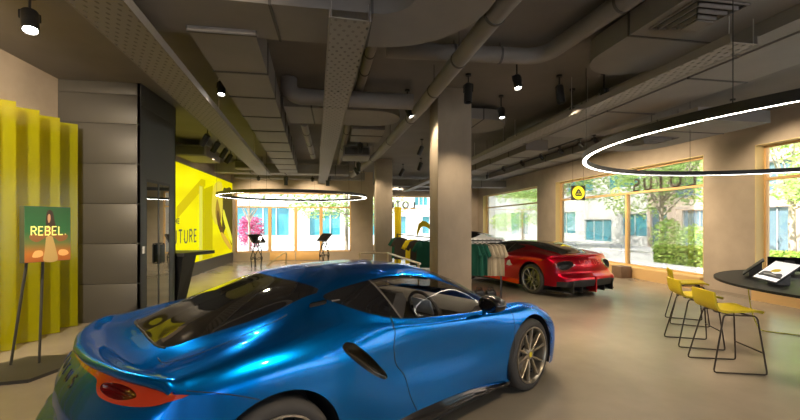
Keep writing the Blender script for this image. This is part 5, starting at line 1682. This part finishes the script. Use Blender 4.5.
tree('leafy tree over the white doorway beyond the red car', 16.0, 26.3, 7.4, 4.2, 13, 5600, base=.52, size=.14)
tree('leafy tree in the window left of the hanging emblem sign', 16.8, 33.0, 5.2, 3.0, 14, 3600, base=.28, size=.15)
tree('leafy tree outside the back window, right of the doors', .7, 25.0, 5.6, 3.1, 15, 5600, base=.34)
tree('thin bare-stemmed tree at the left end of the back window', -4.7, 22.6, 4.8, 2.4, 16, 2200, base=.72, size=.09, thick=.5)
tree('leafy tree by the corner beyond the stool table', 15.5, 8.0, 6.0, 3.0, 17, 3600, base=.45)
t = thing('clipped_hedge', 'long clipped green hedge across the street behind the stools', 'hedge', (15.35, 13.2, -.12), 0)
hr = random.Random(5); vs = []; fs = []
for _ in range(9000):
    f_ = hr.random()
    yy = hr.uniform(-8, 2.05)
    if f_ < .5: p = Vector((-1.35 + hr.gauss(0, .04), yy, hr.uniform(0, .72)))
    elif f_ < .85: p = Vector((hr.uniform(-1.35, -.6), yy, .72 + hr.gauss(0, .04)))
    else: p = Vector((hr.uniform(-1.35, -.6), 2.05 + hr.gauss(0, .04), hr.uniform(0, .72)))
    s = hr.uniform(.05, .10)
    u = Vector((hr.uniform(-1, 1), hr.uniform(-1, 1), hr.uniform(-1, 1))).normalized(); w_ = u.cross(Vector((hr.uniform(-1, 1), hr.uniform(-1, 1), hr.uniform(-1, 1)))).normalized()
    k = len(vs); vs += [p - u * s, p + w_ * s * .6, p + u * s, p - w_ * s * .6]; fs.append((k, k + 1, k + 2, k + 3))
MB().add(vs, fs).build('hedge_leaves', M_HEDGE, t, smooth=False)
MB().box(-1.3, -.64, -8, 2.0, 0, .69).build('hedge_core', mat('hedge_dark', (.03, .07, .01), .9), t, smooth=False)
def shrub(label, x, y, r, h, seed, m=None, n=1500, size=.09, name='garden_shrub'):
    t = thing(name, label, 'shrub', (x, y, -.12), 0, 'shrubs outside')
    leaves([(0, 0, h * .5, r, r, h * .5), (r * .4, .2, h * .65, r * .6, r * .6, h * .35), (-r * .4, -.2, h * .6, r * .6, r * .6, h * .4)], n, size, seed).build('foliage', m or M_HEDGE, t, smooth=False)
    MB().tube([(0, 0, 0), (0, .05, h * .5)], [.04, .02], 6).build('stem', M_BARK, t)
    return t
shrub('loose green shrub rising behind the hedge, left part', 16.4, 17.0, .85, 2.0, 31, M_LEAF, n=1000)
shrub('loose green shrub rising behind the hedge, right part', 16.6, 15.7, .8, 1.7, 32, M_LEAF, n=900)
shrub('vivid pink bush outside the back window, behind the left kiosk', -5.2, 25.6, .75, 2.3, 33, M_PINK, n=1400)
